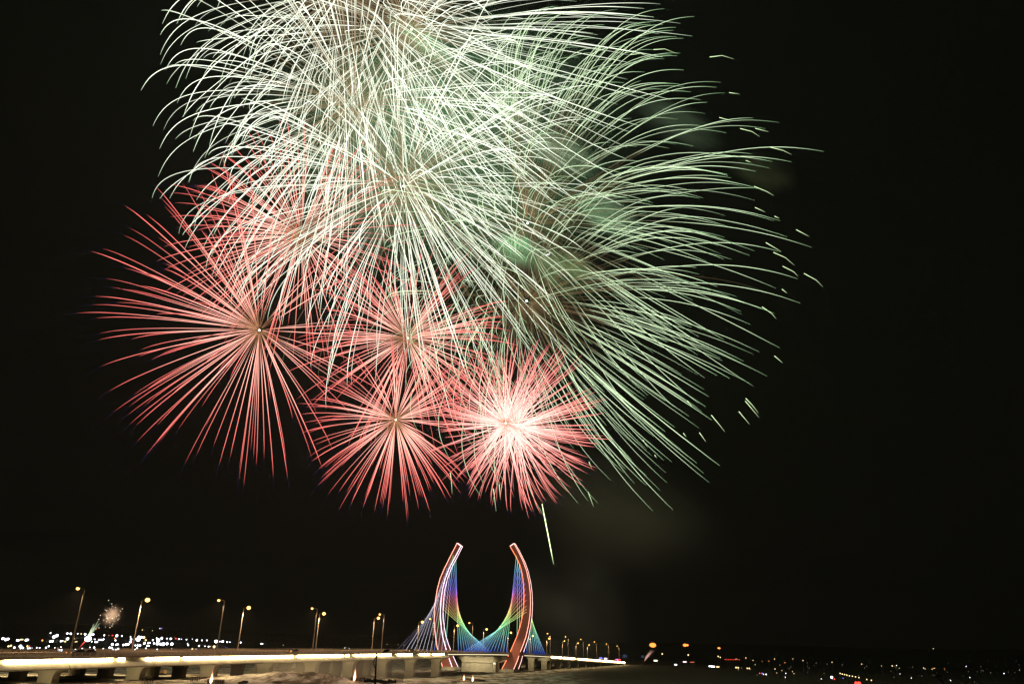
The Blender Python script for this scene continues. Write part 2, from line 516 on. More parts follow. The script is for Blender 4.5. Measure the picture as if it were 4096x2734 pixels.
M['neon_pink'] = glow("pink_white_neon", (1.0, 0.60, 0.56), 3.2, True)
M['neon_white'] = glow("lilac_white_neon", (1.0, 0.72, 0.86), 3.6, True)
M['neon_coral'] = glow("coral_neon", (1.0, 0.36, 0.26), 3.4, True)
pn, wn, zn = make_pylon(near_L, near_R, ['neon_red', 'neon_coral', 'neon_pink', None], None)
pf, wf, zf = make_pylon(far_L, far_R, ['neon_coral', 'neon_white', 'neon_white', None], True)
def footing(ws, zt, sgn, parent):
    fb = MB(); a, c = ws
    t0, t1 = T_P - 2.8, T_P + 9.2
    prof = [(a - .2, zt + .15), (c + .2, zt + .15)]
    if sgn > 0: prof += [(c + 5.0, -1), (a - .3, -1)]
    else: prof += [(c + .3, -1), (a - 5.0, -1)]
    fb.prism([[B(t, w, z) for w, z in prof] for t in (t0, t1)])
    k = 6
    for i in range(k): fb.box(B(t0 - .1, a + (c - a) * (i + .5) / k, zt + .2), U * .12, N * .14, Vector((0, 0, .25)))
    fo = fb.build("footing", M['concrete'], parent)
    q = B(t0 - 9, (a + c) / 2 + sgn * 3, ground_z(*B(t0 - 9, (a + c) / 2, 0).xy) + .5)
    spot("footing_fill_light", q, B(t0, (a + c) / 2, 5.0), (1, .80, .46), 1700, 110, .9)  # fill light added to brighten the footing front
    fx = MB(); fx.box(q - U * .35, U * .2, N * .25, Vector((0, 0, .22))); fx.build("floodlight", M['black_metal'], fo)  # housing invented for the added footing light
footing(wn, zn, 1, pn)
footing(wf, zf, -1, pf)

# central pier under the main span
ztop = zr(T_P) - 2.6
cp = MB()
tc0 = T_P - 13
w0, w1 = hit_t(1990, 2690, tc0)[0], hit_t(1845, 2690, tc0)[0]
cp.prism([[B(t, w, z) for w, z in ((w0 + 3, ztop - 4), (w1, ztop - 4), (w1, -1), (w0 + 3, -1))] for t in (tc0, tc0 + 12)])
for k in range(6):       # shallow upright joints on the face
    w = w0 + 3 + (w1 - w0 - 3) * (k + .5) / 6
    cp.box(B(tc0 - .03, w, ztop / 2 - 2.5), U * .08, N * .06, Vector((0, 0, ztop / 2 - 1.6)))
cpo = cp.build("pier", M['concrete'], br)
cap = MB()
cap.prism([[B(t, w, z) for w, z in ((w0 - 3.2, ztop), (w1 + 3.0, ztop), (w1 + 2.6, ztop - 1.2), (w1 - .2, ztop - 3.2), (w1 - .2, ztop - 3.9), (w0 + 2.8, ztop - 3.9), (w0 - .4, ztop - 3.0), (w0 - 3.0, ztop - 1.6))] for t in (tc0 - .6, tc0 + 12.6)])
cap.build("pier_cap", M['concrete'], cpo)
colm = MB()
cc = B(tc0 + .2, w0 + 1.8, 0)
colm.tube([cc + Vector((0, 0, -1)), cc + Vector((0, 0, ztop - 3.4))], 1.6, 20)
colm.build("round_column", M['concrete'], cpo, smooth_=False)
M['flood'] = glow("small_floodlight", (1.0, .85, .55), 6, False)
lp = cc - U * 2.3 + Vector((0, 0, ztop - 2.2))
spot("column_spotlight", lp, cc + Vector((0, 0, 2)), (1, .88, .6), 900, 60)
fx = MB(); fx.box(lp - U * .12 + Vector((0, 0, .18)), U * .16, N * .16, Vector((0, 0, .12))); fx.build("floodlight", M['black_metal'], cpo)

for k, fw in enumerate((.25, .55, .85)):
    q = B(tc0 - 7.5, w0 + (w1 - w0) * fw, ztop - .6)
    spot("pier_spot", q, B(tc0, w0 + (w1 - w0) * fw, 2.5), (1, .82, .48), 2700, 110, .8)
    fx = MB(); fx.box(q + Vector((0, 0, .25)), U * .2, N * .3, Vector((0, 0, .15))); fx.build("floodlight", M['black_metal'], br)
# other supports of the main span
for x, y in ((1690 + 430, 2685), (2173, 2687)):
    pass
for tt, ww in ((t_of(2150), 1.4), (T_2 - 2, 1.6)):
    pp = pier(tt, ww, ww + 4.2, zr(tt) - 2.6, "pier", br, M['concrete'])
    q = B(tt - 8, ww + 1, zr(tt) - 2.75)
    spot("pier_spot", q, B(tt, ww + 2, 3), (1, .80, .44), 1500, 120, .9)  # added light so these columns come out paler
    fx = MB(); fx.box(q + Vector((0, 0, .2)), U * .2, N * .3, Vector((0, 0, .12))); fx.build("floodlight", M['black_metal'], pp)  # box added as the body of that extra light
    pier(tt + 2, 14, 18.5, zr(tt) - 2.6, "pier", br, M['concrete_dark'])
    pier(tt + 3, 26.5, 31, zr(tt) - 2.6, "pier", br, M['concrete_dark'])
eb = MB(); z = zr(T_2)
eb.prism([[B(t, w, z + h) for w, h in ((-1.2, -1.6), (-1.2, -3.6), (.4, -4.4), (8, -4.4), (9, -2.0))] for t in (T_2 - 3.4, T_2 - .2)])
eb.build("end_block", M['concrete'], br)

# stays: the highest fixing goes to the nearest anchor, so the fan wraps into a curve
m, nt, out = nodes("rainbow_led_stay")
ge = nt.nodes.new("ShaderNodeNewGeometry"); sx = nt.nodes.new("ShaderNodeSeparateXYZ")
nt.links.new(ge.outputs["Position"], sx.inputs[0])
zof = lambda q: hit_t(*Z6((1330, q)), T_P - 8)[1]
zlo, zhi = zof(1245), zof(235)
mr = nt.nodes.new("ShaderNodeMapRange"); mr.inputs[1].default_value = zlo; mr.inputs[2].default_value = zhi
nt.links.new(sx.outputs[2], mr.inputs[0])
rp = nt.nodes.new("ShaderNodeValToRGB"); el = rp.color_ramp.elements
stops = [(1240, (.05, .16, 1.0)), (1190, (.10, .40, 1.0)), (1130, (.16, .75, 1.0)), (1060, (.22, .95, .72)), (980, (.20, .90, .30)), (910, (.50, .95, .16)),
         (850, (.90, .80, .12)), (780, (1.0, .45, .08)), (720, (1.0, .16, .12)), (665, (1.0, .10, .35)), (610, (.45, .10, 1.0)), (540, (.10, .12, 1.0)), (440, (.10, .28, 1.0)), (350, (.14, .70, .95)), (270, (.25, .9, .5)), (235, (.5, .95, .2))]
pos = lambda q: (zof(q) - zlo) / (zhi - zlo)
el[0].position, el[0].color = pos(stops[0][0]), (*stops[0][1], 1)
el[1].position, el[1].color = pos(stops[-1][0]), (*stops[-1][1], 1)
for q, c in stops[1:-1]:
    k = el.new(pos(q)); k.color = (*[v * .8 + .16 for v in c], 1)
em = nt.nodes.new("ShaderNodeEmission"); em.inputs[1].default_value = 2.3
nt.links.new(mr.outputs[0], rp.inputs[0]); nt.links.new(rp.outputs[0], em.inputs[0]); nt.links.new(em.outputs[0], out.inputs[0])
m.cycles.emission_sampling = 'NONE'
M['rainbow'] = m
M['stay_white'] = glow("lilac_led_stay", (.84, .80, 1.0), 1.5)
M['stay_dim'] = glow("dim_led_stay", (.42, .36, .60), .45)

attach = [(1338, 240), (1355, 285), (1372, 330), (1388, 375), (1402, 422), (1415, 472), (1426, 522), (1433, 578), (1440, 635), (1443, 695), (1445, 755), (1444, 790), (1443, 820)]
att_w = [hit_t(*Z6(a), T_P - 2.1) for a in attach]
def anchor_t(zx, zy, w): return hit_w(*Z6((zx, zy)), w)[0]
wN, wF = .2, DECK_W - .2
def fan(ts, tface, wside, atts, mats, r_):
    for (wa, za), t, mt in zip(atts, ts, mats):
        s = MB()
        a = B(tface, wa, za); c = B(t, wside, zr(t) - .5)
        s.tube([c, a], r_, 5)
        s.build("stay_cable", M[mt], br)
NST = len(attach)
def spread(a, b): return [a + (b - a) * i / (NST - 1) for i in range(NST)]
tn_in, tn_out = anchor_t(1235, 1232, wN), anchor_t(790, 1222, wN)
fan(spread(tn_in, tn_out), T_P - 2.15, wN, att_w, ['rainbow'] * NST, .06)
tn_out2 = anchor_t(1637, 1252, wN)
dd = [depth_at(z) for w, z in att_w]
for i, ((wa, za), t) in enumerate(zip(att_w, spread(T_P + 12, tn_out2))):
    s = MB(); s.tube([B(t, wN, zr(t) - .5), B(T_P - 2 + dd[i] + .1, wa, za)], .058, 5); s.build("stay_cable", M['rainbow'], br)
attf = [(682, 232), (662, 275), (642, 317), (620, 362), (603, 415), (585, 455), (570, 502), (556, 548), (545, 598), (535, 645), (526, 690), (522, 728), (519, 765)]
att_f = [hit_t(*Z6(a), T_P - 2.1) for a in attf]
tf_in, tf_out = anchor_t(600, 1195, wF), anchor_t(100, 1175, wF)
fan(spread(tf_in, tf_out), T_P - 2.15, wF, att_f, ['rainbow', 'stay_white', 'stay_white', 'rainbow'] + ['stay_white'] * (NST - 6) + ['stay_dim'] * 2, .06)
tf_in2, tf_out2 = anchor_t(738, 1205, wF), anchor_t(1080, 1222, wF)
for i, ((wa, za), t) in enumerate(zip(att_f, spread(tf_in2, tf_out2))):
    d = depth_at(za)
    s = MB(); s.tube([B(t, wF, zr(t) - .5), B(T_P - 2 + d + .1, wa - .6, za)], .056, 5); s.build("stay_cable", M['rainbow'], br)

# --- far approach
fa = empty("viaduct", B((T_2 + T_E) / 2, 16, 0))
tag(fa, "far approach viaduct sloping down to the right bank beyond the pylons", "viaduct")
sweep(slab, T_2 + .3, T_E).build("deck", M['fascia'], fa)
sweep([(.25, -1.3), (.2, -2.2), (-.3, -2.3), (-.3, -3.0), (.9, -3.6), (8, -3.6), (9, -1.3)], T_2 + .3, T_E).build("girder", M['concrete_dark'], fa)
sweep([(24, -1.3), (25, -3.6), (DW - 1, -3.6), (DW, -1.3)], T_2 + .3, T_E).build("girder", M['concrete_dark'], fa)
railing(T_2 + .3, T_E, -.6, 0, 4.0).build("railing", M['rail'], fa)
railing(T_2 + .3, T_E, DW + .6, 0, 4.0).build("railing", M['rail'], fa)
strip_far = [(2205, 2210), (2211.5, 2217), (2220, 2227), (2234.5, 2247), (2255, 2279), (2280, 2301), (2311, 2369), (2372, 2376), (2378, 2382), (2384, 2434), (2438, 2460), (2462, 2481), (2488, 2499)]
for a, c in strip_far:
    t0, t1 = t_of(a, -.8), t_of(c, -.8)
    n = max(1, int((t1 - t0) / 8)); mbs = MB()
    mbs.prism([[B(t0 + (t1 - t0) * i / n, w, zr(t0 + (t1 - t0) * i / n) + h) for w, h in ((-1.08, -1.24), (-1.08, -2.15), (-.86, -2.18), (-.86, -1.24))] for i in range(n + 1)])
    mbs.build("light_strip", M['strip'], fa)
for i in range(9):
    t = T_2 + 8 + i * 30
    if t > T_E - 20: break
    pier(t, 1.6, 6.4, zr(t) - 3.6, "pier", fa, M['concrete_dark'], flare=2.6)
    pier(t + 3, 26, 31, zr(t) - 3.6, "pier", fa, M['concrete_dark'], flare=2.6)
# retaining wall of the far bank
rw = MB()
for x0, x1 in ((2500, 2514), (2515, 2540), (2541, 2577)):
    t0, t1 = t_of(x0), t_of(x1)
    z0, z1 = zr(t0), zr(min(t1, T_E + 20)) 
    rw.prism([[B(t, w, z) for w, z in ((-1.2, -2), (-.6, zt - .9), (.6, zt - .9), (.6, -2))] for t, zt in ((t0 + .1, z0), (t1 - .1, z1))])
rwo = rw.build("retaining_wall", M['concrete'], origin=B(T_E, 0, 0))
tag(rwo, "low concrete retaining wall at the far end of the bridge on the right bank", "wall")

# ------------------------------------------------------------------ street lamps on the bridge
near_x = [277, 864, 1248, 1524, 1728, 1887, 2012, 2115, 2201, 2273, 2334, 2388, 2436, 2478]
far_x = [-70, 527, 950, 1262, 1487, 1668, 1813, 1932, 2031, 2120, 2187, 2249, 2304, 2349, 2388]
PH = 14.3
def street_lamp(t, w, side, label, r_head, big):
    z0 = zr(t) + DECK_TOP
    base = B(t, w, z0)
    root = empty("street_lamp", base)
    tag(root, label, "street lamp", "lit street lamps along the two bridge railings")
    h = PH + .8
    p = MB(); p.tube([base, base + Vector((0, 0, h * .5)), base + Vector((0, 0, h))], [.2, .16, .12], 8)
    p.box(base + Vector((0, 0, .15)), U * .3, N * .3, Vector((0, 0, .15)))
    p.build("pole", M['pole'], root)
    a = MB(); d = N * side
    top = base + Vector((0, 0, h))
    a.tube([top - Vector((0, 0, .5)), top + d * .3, top + d * 1.0 + Vector((0, 0, .25)), top + d * 1.9 + Vector((0, 0, .35))], .07, 6)
    a.box(top + d * 2.2 + Vector((0, 0, .42)), d * .5, U * .2, Vector((0, 0, .07)))
    a.build("arm", M['pole'], root)
    l = MB(); l.ball(top + d * 2.2 + Vector((0, 0, .15)), r_head * 1.15, r_head * 1.15, r_head * .95, 12, 8)
    l.build("lamp_head", M['lamp'], root, smooth_=True)
    sp_ = spot("street_light", top + d * 2.2 - Vector((0, 0, r_head)), top + d * 3.2 - Vector((0, 0, 14)), (1, .66, .32), 17000, 150, .6, .25)
    sp_.parent = root; sp_.location = sp_.location - base
ordw = ['first', 'second', 'third', 'fourth', 'fifth', 'sixth', 'seventh', 'eighth', 'ninth', 'tenth', 'eleventh', 'twelfth', 'thirteenth', 'fourteenth', 'fifteenth']
for i, x in enumerate(near_x):
    street_lamp(t_of(x, 0.3), .3, 1, "%s street lamp from the left along the near railing, small warm light" % ordw[i], .34, False)
for i, x in enumerate(far_x[1:]):
    y = lerp_table(rail_px, max(0, x)) - 8
    t = hit_w(x, y, DECK_W - .3)[0]
    if t > T_E: continue
    street_lamp(t, DECK_W - .3, -1, "%s street lamp from the left along the far railing, bright yellow light facing us" % ordw[i], .62 if i < 10 else .5, True)

# ------------------------------------------------------------------ fireworks
P2 = 4096 / 2349.0                      # the star positions were read on a 2349-wide view
def fp(x, y): return (x * P2, y * P2)
def burst(name, label, cx, cy, Y, R, k, shift, count, palette, seed, ends=(), rad=.75, tail=0.0, group=None, keep=lambda x, y: True, core=2.2, flashw=0, fcol=(1, 1, 1), spread_=(.78, 1.03), drift=(.5, 1.1), hook=1.0):
    """a shell bursting at (cx, cy): every star leaves the heart fast, is braked by the air,
    sinks and drifts with the wind; its trail is a tapering tube that ends where the star went out"""
    rnd = random.Random(seed)
    px, py = fp(cx, cy)
    c = at_y(px, py, Y); d = (c - EYE).dot(FWD); mpp = d / F_PX * P2
    Rw = R * mpp
    a1 = (1 - math.exp(-k)) / k; b1 = 1 - a1
    D = (RGT * shift[0] * mpp + Vector((0, 0, -shift[1] * mpp))) / b1
    D.y = 0
    root = empty(name, c)
    tag(root, label, "firework", group)
    cb = MB(); cb.ball(c, core * mpp * 1.0, n=10, k=7)
    cb.build("burst_core", M['core'], root)
    targets = []
    cen = c + D * b1
    for ex, ey in ends:
        x, y = fp(ex, ey)
        e0 = at_axis(x, y, d); q = e0 - cen
        off = math.sqrt(max(0, Rw * Rw - q.length_squared)) * rnd.choice((-1, 1)) * rnd.uniform(.4, 1)
        targets.append((at_axis(x, y, d + off), True, hook))
    n = count - len(targets); i = 0
    while len(targets) < count and i < n * 6:
        zz = rnd.uniform(-1, 1); i += 1
        th = rnd.uniform(0, 2 * math.pi); rr = math.sqrt(max(0, 1 - zz * zz))
        v = Vector((rr * math.cos(th), rr * math.sin(th), zz))
        rr = Rw * (rnd.uniform(*spread_) if rnd.random() < .6 else rnd.uniform(.9, 1.04))
        df = rnd.uniform(*drift)
        e = c + D * (b1 * df) + v * rr
        q = e - EYE; f = q.dot(FWD)
        sx = (2048 + F_PX * q.dot(RGT) / f) / P2; sy = (1367 - F_PX * q.dot(UPV) / f) / P2
        if keep(sx, sy): targets.append((e, False, df))
    trails = []
    for e, fixed, df in targets:
        Dt = D * df
        v0 = (e - c - Dt * b1) / a1
        NP = 20
        s0 = palette.get('s0', .02)
        T = 1.0
        pts, rads, cols = [], [], []
        kb = rnd.uniform(.62, 1.38); wid = rad * mpp * rnd.uniform(.7, 1.2) * (1.15 if fixed else 1.0)
        tt = [s0 + (T - s0) * (j / (NP - 1)) ** 1.25 for j in range(NP)]
        if tail: tt += [1 + tail * (j + 1) / 9 for j in range(9)]
        j1, j2 = rnd.uniform(*palette['start']), rnd.uniform(*palette['full'])
        ph = rnd.uniform(0, 6.28)
        for t in tt:
            a = (1 - math.exp(-k * t)) / k
            p = c + v0 * a + Dt * (t - a)
            if t > .55:                  # the dying star flutters a little
                p += Vector((math.sin(t * 70 + ph), 0, math.cos(t * 83 + ph))) * (.5 * mpp * (t - .55))
            u = smooth(j1, j2, t)
            col = [palette['dim'][q] * (1 - u) + palette['main'][q] * u * kb for q in range(3)]
            r_ = wid * ((1 - u) * palette.get('r0', .3) + u)
            if 'hot' in palette:         # hottest on leaving the heart, reddening as it cools
                h_ = 1 - smooth(.12, .62, t)
                col = [col[q] + (palette['hot'][q] - palette['main'][q]) * h_ * u * kb for q in range(3)]
            if t > .74 and t <= 1.0:
                w_ = (1 - t) / .26
                r_ *= .25 + .75 * w_ ** .8
                col = [col[q] * (.35 + .65 * w_) + palette['end'][q] * .5 * (1 - w_) for q in range(3)]
            if t > 1.0:
                w_ = (t - 1) / tail
                r_ = .34 * rad * mpp * (1 - w_ * .5)
                col = [q * (1 - w_) for q in palette['tail']]
            pts.append(p); rads.append(max(r_, .05 * mpp)); cols.append(col)
        trails.append((pts, rads, cols))
    trails.sort(key=lambda q: -sum((a - b_).length for a, b_ in zip(q[0], q[0][1:])))
    rest = MB()
    for i, (pts, rads, cols) in enumerate(trails):
        if i < 100:
            t_ = MB(); t_.tube(pts, rads, 4, cols=cols); t_.build("spark_trail", M['spark'], root)
        else: rest.tube(pts, rads, 4, cols=cols)
    if rest.v:
        o = rest.build("spark_trail_mass", M['spark'], root); o["kind"] = "stuff"
    if flashw:
        f = flash("burst_flash", c, fcol, flashw, 6.0)
        f.parent = root; f.location = (0, 0, 0)
    return root, c, mpp

M['core'] = glow("burst_heart", (1.0, .82, .55), 7.0)
WHITE = dict(main=(1.45, 1.55, 1.24), dim=(.42, .28, .15), end=(.5, 1.0, .45), start=(.06, .2), full=(.16, .34), r0=.36, s0=.015)
WHITE_R = dict(main=(.88, 1.14, .70), dim=(.27, .17, .08), end=(.35, .9, .35), start=(.14, .3), full=(.28, .46), r0=.32, s0=.015)
RED = dict(main=(1.42, .27, .23), hot=(1.9, .86, .68), dim=(.55, .25, .12), end=(1.1, .12, .12), tail=(.030, .027, .12), start=(.02, .06), full=(.10, .2), r0=.40, s0=.012)
RED_HOT = dict(RED, main=(1.45, .42, .36), hot=(1.9, 1.05, .90), full=(.03, .10), start=(.005, .02), r0=.6)
z1 = lambda L: [((500 + x / 2.24) / P2, (y / 2.24) / P2) for x, y in L]
z4 = lambda L: [((500 + x / 2.24) / P2, (600 + y / 2.24) / P2) for x, y in L]
z3 = lambda L: [((2300 + x / 2.091) / P2, (y / 2.091) / P2) for x, y in L]
zr6 = lambda L: [((2300 + x / 2.1355) / P2, (600 + y / 2.1355) / P2) for x, y in L]
zb = lambda L: [((2300 + x / 1.742) / P2, (1200 + y / 1.742) / P2) for x, y in L]
zl = lambda L: [((200 + x / 1.568) / P2, (1000 + y / 1.568) / P2) for x, y in L]
zm = lambda L: [((1200 + x / 1.7425) / P2, (1200 + y / 1.7425) / P2) for x, y in L]

endsA = z1([(335, 215), (465, 215), (505, 190), (318, 580), (315, 490), (455, 790), (545, 705), (525, 1045), (575, 1245), (755, 1310), (820, 95), (1105, 555), (845, 765), (897, 735)])
endsB = z1([(315, 315), (500, 405), (365, 625), (145, 810), (250, 1130), (345, 1165), (310, 1335), (468, 925), (612, 1360), (840, 1510), (893, 1470), (915, 805), (920, 975), (970, 1300), (955, 1370), (1135, 610), (1135, 1020), (1190, 730), (1060, 965), (1175, 870)]) + z4([(297, 240), (567, 290)])
endsC = z4([(243, 430), (482, 750), (620, 700), (722, 1080), (950, 1385), (1220, 1420), (1040, 1395), (1085, 380), (1115, 1370), (1385, 1535), (577, 285), (885, 165), (935, 285)])
endsE = z3([(752, 75), (998, 140), (845, 230), (787, 305), (880, 445), (1220, 690), (1185, 732), (970, 770), (1707, 1025), (1590, 1075), (2082, 1268), (1812, 1355), (1650, 1352), (1635, 1408), (1265, 1110), (1280, 1470), (1110, 1432), (910, 725), (855, 468), (1050, 835), (1090, 950), (860, 1000), (990, 1222), (850, 1210)]) + zr6([(1535, 320), (1535, 430), (1095, 410), (1700, 605), (2020, 830), (1810, 740), (1300, 215)])
endsD = zr6([(1760, 870), (1925, 1307), (1670, 1225), (1705, 1395), (1590, 1355), (1160, 1200), (1215, 1165), (1500, 1490), (1905, 1100), (1280, 745), (1150, 720), (1340, 935), (1420, 1378)]) + zb([(1340, 530), (1285, 360), (1175, 425), (1160, 440), (1080, 545), (1015, 405), (990, 525), (955, 835), (910, 740), (905, 625), (850, 1135), (675, 1125), (865, 890), (740, 1040), (697, 885), (630, 915), (497, 1290), (497, 1222), (355, 1177), (250, 1255), (160, 1415), (468, 1050), (325, 880), (490, 810), (280, 1150), (550, 950), (885, 775), (855, 520)])
_r = random.Random(21)
endsE += [(_r.uniform(1200, 1570), _r.uniform(8, 215)) for _ in range(44)] + [((1400 + x / 2.24) / P2, y / 2.24 / P2) for x, y in [(1830, 130), (2045, 95), (1860, 55), (2195, 155), (1690, 165), (2020, 200), (1935, 230), (1985, 255), (2120, 235), (1880, 385), (1840, 470), (1855, 505)]]
endsF = z3([(530, 150), (165, 150), (285, 340), (320, 405), (475, 530), (735, 478), (455, 460), (530, 1050), (625, 835)])
burst("firework_burst", "huge white green burst at the top edge of the frame, heart just out of view", 778, -15, 300, 460, 3.6, (10, 105), 270, WHITE, 1, endsA, .74, flashw=1.0e5, fcol=(.36, 1.0, .46), spread_=(.45, 1.0), drift=(.25, 1.0), hook=1.5, keep=lambda x, y: x > 345)
burst("firework_burst", "white burst of long hooked trails with bright heart high left of centre", 812, 237, 310, 470, 3.6, (10, 105), 280, WHITE, 2, endsB, .74, flashw=1.0e5, fcol=(.36, 1.0, .46), spread_=(.45, 1.0), drift=(.25, 1.0), hook=1.5, keep=lambda x, y: x > 345)
burst("firework_burst", "white burst in the middle whose small golden heart shows through crossing trails", 925, 427, 320, 465, 3.3, (40, 95), 340, WHITE, 3, endsC, .68, flashw=1.0e5, fcol=(.36, 1.0, .46), spread_=(.45, 1.0), drift=(.25, 1.0), hook=1.5, keep=lambda x, y: x > 345)
burst("firework_burst", "white burst right of the top one, its heart lost in bright crossing trails", 944, 68, 335, 500, 2.8, (170, 50), 340, WHITE, 4, endsF, .66, flashw=1.0e5, fcol=(.36, 1.0, .46), spread_=(.45, 1.0), drift=(.25, 1.0))
burst("firework_burst", "pale green burst reaching farthest right with long arching trails", 1210, 512, 345, 480, 2.7, (150, 95), 290, WHITE_R, 5, endsE, .52, flashw=1.0e5, fcol=(.36, 1.0, .46), spread_=(.45, 1.0), drift=(.25, 1.0))
burst("firework_burst", "pale green burst with brown heart, trails falling steeply to the lower right", 1208, 690, 335, 415, 2.6, (150, 110), 240, WHITE_R, 6, endsD, .52, flashw=1.0e5, fcol=(.36, 1.0, .46), spread_=(.45, 1.0), drift=(.25, 1.0))

ends1 = zl([(275, 12), (350, -5), (585, 140), (730, 120), (370, 180), (580, 225), (300, 290), (430, 328), (190, 393), (305, 425), (330, 518), (325, 558), (520, 555), (680, 400), (905, 325), (980, 342), (580, 620), (340, 720), (650, 680), (385, 875), (600, 880), (510, 970), (605, 965), (555, 1085), (745, 925), (955, 975), (960, 720), (1055, 760), (650, 1225), (695, 1190), (855, 1320), (925, 1270), (1030, 1215), (1065, 1330), (1190, 1355), (1245, 1015), (1278, 910), (1260, 1240), (1295, 1330), (1343, 1285), (1400, 1405), (1488, 1410), (1380, 925), (1520, 1040), (1635, 1280), (1700, 1345), (1115, 500), (1130, 480), (880, 580)]) + z4([(285, 335), (335, 440), (210, 590), (20, 510), (10, 770), (310, 790), (370, 1070), (165, 1100), (525, 310), (655, 350), (780, 215), (870, 50), (945, 260), (1115, 110), (680, 715), (1010, 540), (1062, 860), (890, 1185)])
ends2 = z4([(640, 330), (690, 315), (840, 425), (860, 545), (655, 595), (720, 635), (655, 715), (840, 775), (885, 785), (705, 915), (690, 1050), (740, 1240), (720, 1290), (925, 1515), (905, 55), (1150, 605), (1165, 440)]) + [(580, 290), (510, 355), (525, 330), (612, 295), (450, 425), (640, 275)]
ends4 = zm([(80, 690), (10, 795), (115, 740), (110, 825), (25, 920), (90, 1115), (140, 1165), (135, 1280), (205, 1340), (325, 1085), (330, 1330), (360, 1410), (475, 1360), (522, 1455), (610, 1490), (555, 1180), (718, 1390), (765, 1355), (825, 1440), (900, 1320), (995, 1335), (1140, 1260), (1160, 1235), (1050, 1205), (75, 1080), (120, 590), (130, 530), (330, 950), (470, 860)])
burst("firework_burst", "red burst at far left with bright orange heart and open spreading trails", 595, 757, 265, 335, 1.9, (0, 22), 135, RED, 11, ends1, .62, .55, flashw=.6e5, fcol=(1.0, .52, .38))
burst("firework_burst", "red burst above and right of the far left one, half covered by white trails", 690, 540, 345, 290, 2.0, (0, 30), 150, RED, 12, ends2, .60, .5, flashw=.6e5, fcol=(1.0, .52, .38))
burst("firework_burst", "red burst in the middle directly above the lower central red burst", 935, 775, 340, 262, 2.0, (0, 30), 175, RED, 13, [], .58, .45, flashw=.6e5, fcol=(1.0, .52, .38))
burst("firework_burst", "lower central red burst hanging left above the bridge pylons", 908, 962, 265, 212, 1.8, (0, 18), 150, RED, 14, ends4, .60, .5, flashw=.6e5, fcol=(1.0, .52, .38))
burst("firework_burst", "dense round red burst above the pylons, left of its twin hearts", 1160, 970, 262, 204, 1.7, (14, -8), 190, RED_HOT, 15, [], .62, .45, flashw=.6e5, fcol=(1.0, .52, .38))
burst("firework_burst", "dense round red burst above the pylons, right of its twin hearts", 1186, 977, 266, 206, 1.7, (16, -8), 190, RED_HOT, 16, [], .62, .45, flashw=.6e5, fcol=(1.0, .52, .38))

# stray ends of an earlier shell: short dashes still falling at the right
fad = empty("firework_burst", at_y(3200, 1500, 360))
tag(fad, "faded burst of which only short green dashes still fall at the far right", "firework")
dash = z3([]) 
dl = []
for conv, L in ((z3, [[(1127, 478), (1230, 465), (1330, 495)], [(1290, 775), (1375, 787)], [(1207, 983), (1308, 1008)], [(1382, 1075), (1480, 1100), (1545, 1143)], [(1507, 1073), (1622, 1103)], [(1630, 1230), (1740, 1258), (1810, 1292)], [(1430, 1342), (1475, 1360)], [(465, 458), (550, 447), (670, 497)], [(657, 416), (750, 410), (855, 450)]]),
                (zr6, [[(1530, 310), (1640, 355), (1698, 390)], [(1538, 490), (1625, 530)], [(1705, 565), (1745, 583)], [(1890, 680), (2000, 738)], [(1630, 790), (1760, 865)], [(1695, 873), (1800, 920), (1875, 985)], [(1775, 992), (1870, 1040), (1905, 1078)], [(1957, 1053), (2060, 1110), (2117, 1167)], [(1768, 1187), (1812, 1222)], [(1598, 1338), (1680, 1395), (1718, 1440)]]),
                (zb, [[(1390, 388), (1447, 437)], [(1190, 683), (1235, 730), (1280, 788)], [(1187, 702), (1283, 817)], [(1142, 775), (1217, 865)], [(950, 800), (1000, 860), (1045, 917)], [(867, 922), (912, 985)], [(782, 700), (820, 747)], [(472, 972), (507, 1023)], [(555, 1077), (568, 1097)], [(755, 925), (775, 952)], [(97, 1125), (118, 1173)], [(92, 1335), (130, 1440)]]),
                (lambda L: L, [[(1033, 1083), (1036, 1110), (1037, 1132)], [(1132, 1120), (1138, 1172)], [(1145, 1110), (1148, 1145)]])):
    for q in L: dl.append(conv(q))
for i, q in enumerate(dl):
    d = 370 + (i * 37 % 40)
    pts = []
    for (x0, y0), (x1, y1) in zip(q, q[1:]):
        for j in range(4): pts.append((x0 + (x1 - x0) * j / 4, y0 + (y1 - y0) * j / 4))
    pts.append(q[-1])
    n = len(pts); s = MB()
    s.tube([at_axis(*fp(*p), d) for p in pts], [.17 * (1 - .75 * (j / (n - 1)) ** 2) for j in range(n)], 4, cols=[[w * (1 - .6 * j / (n - 1)) for w in (1.2, 1.6, .85)] for j in range(n)])
    s.build("spark_trail", M['spark'], fad)
s = MB(); L = [(1243.5, 1155), (1250, 1190), (1257, 1225), (1264, 1262), (1270, 1293)]
s.tube([at_axis(*fp(*p), 300) for p in L], [.11, .17, .17, .14, .04], 4, cols=[(2.4, 3.0, 1.4)] * 4 + [(.6, 1, .4)])
o = s.build("falling_star", M['spark'], origin=at_axis(*fp(1257, 1225), 300))
tag(o, "single long green spark falling right of the pylon tops", "firework")

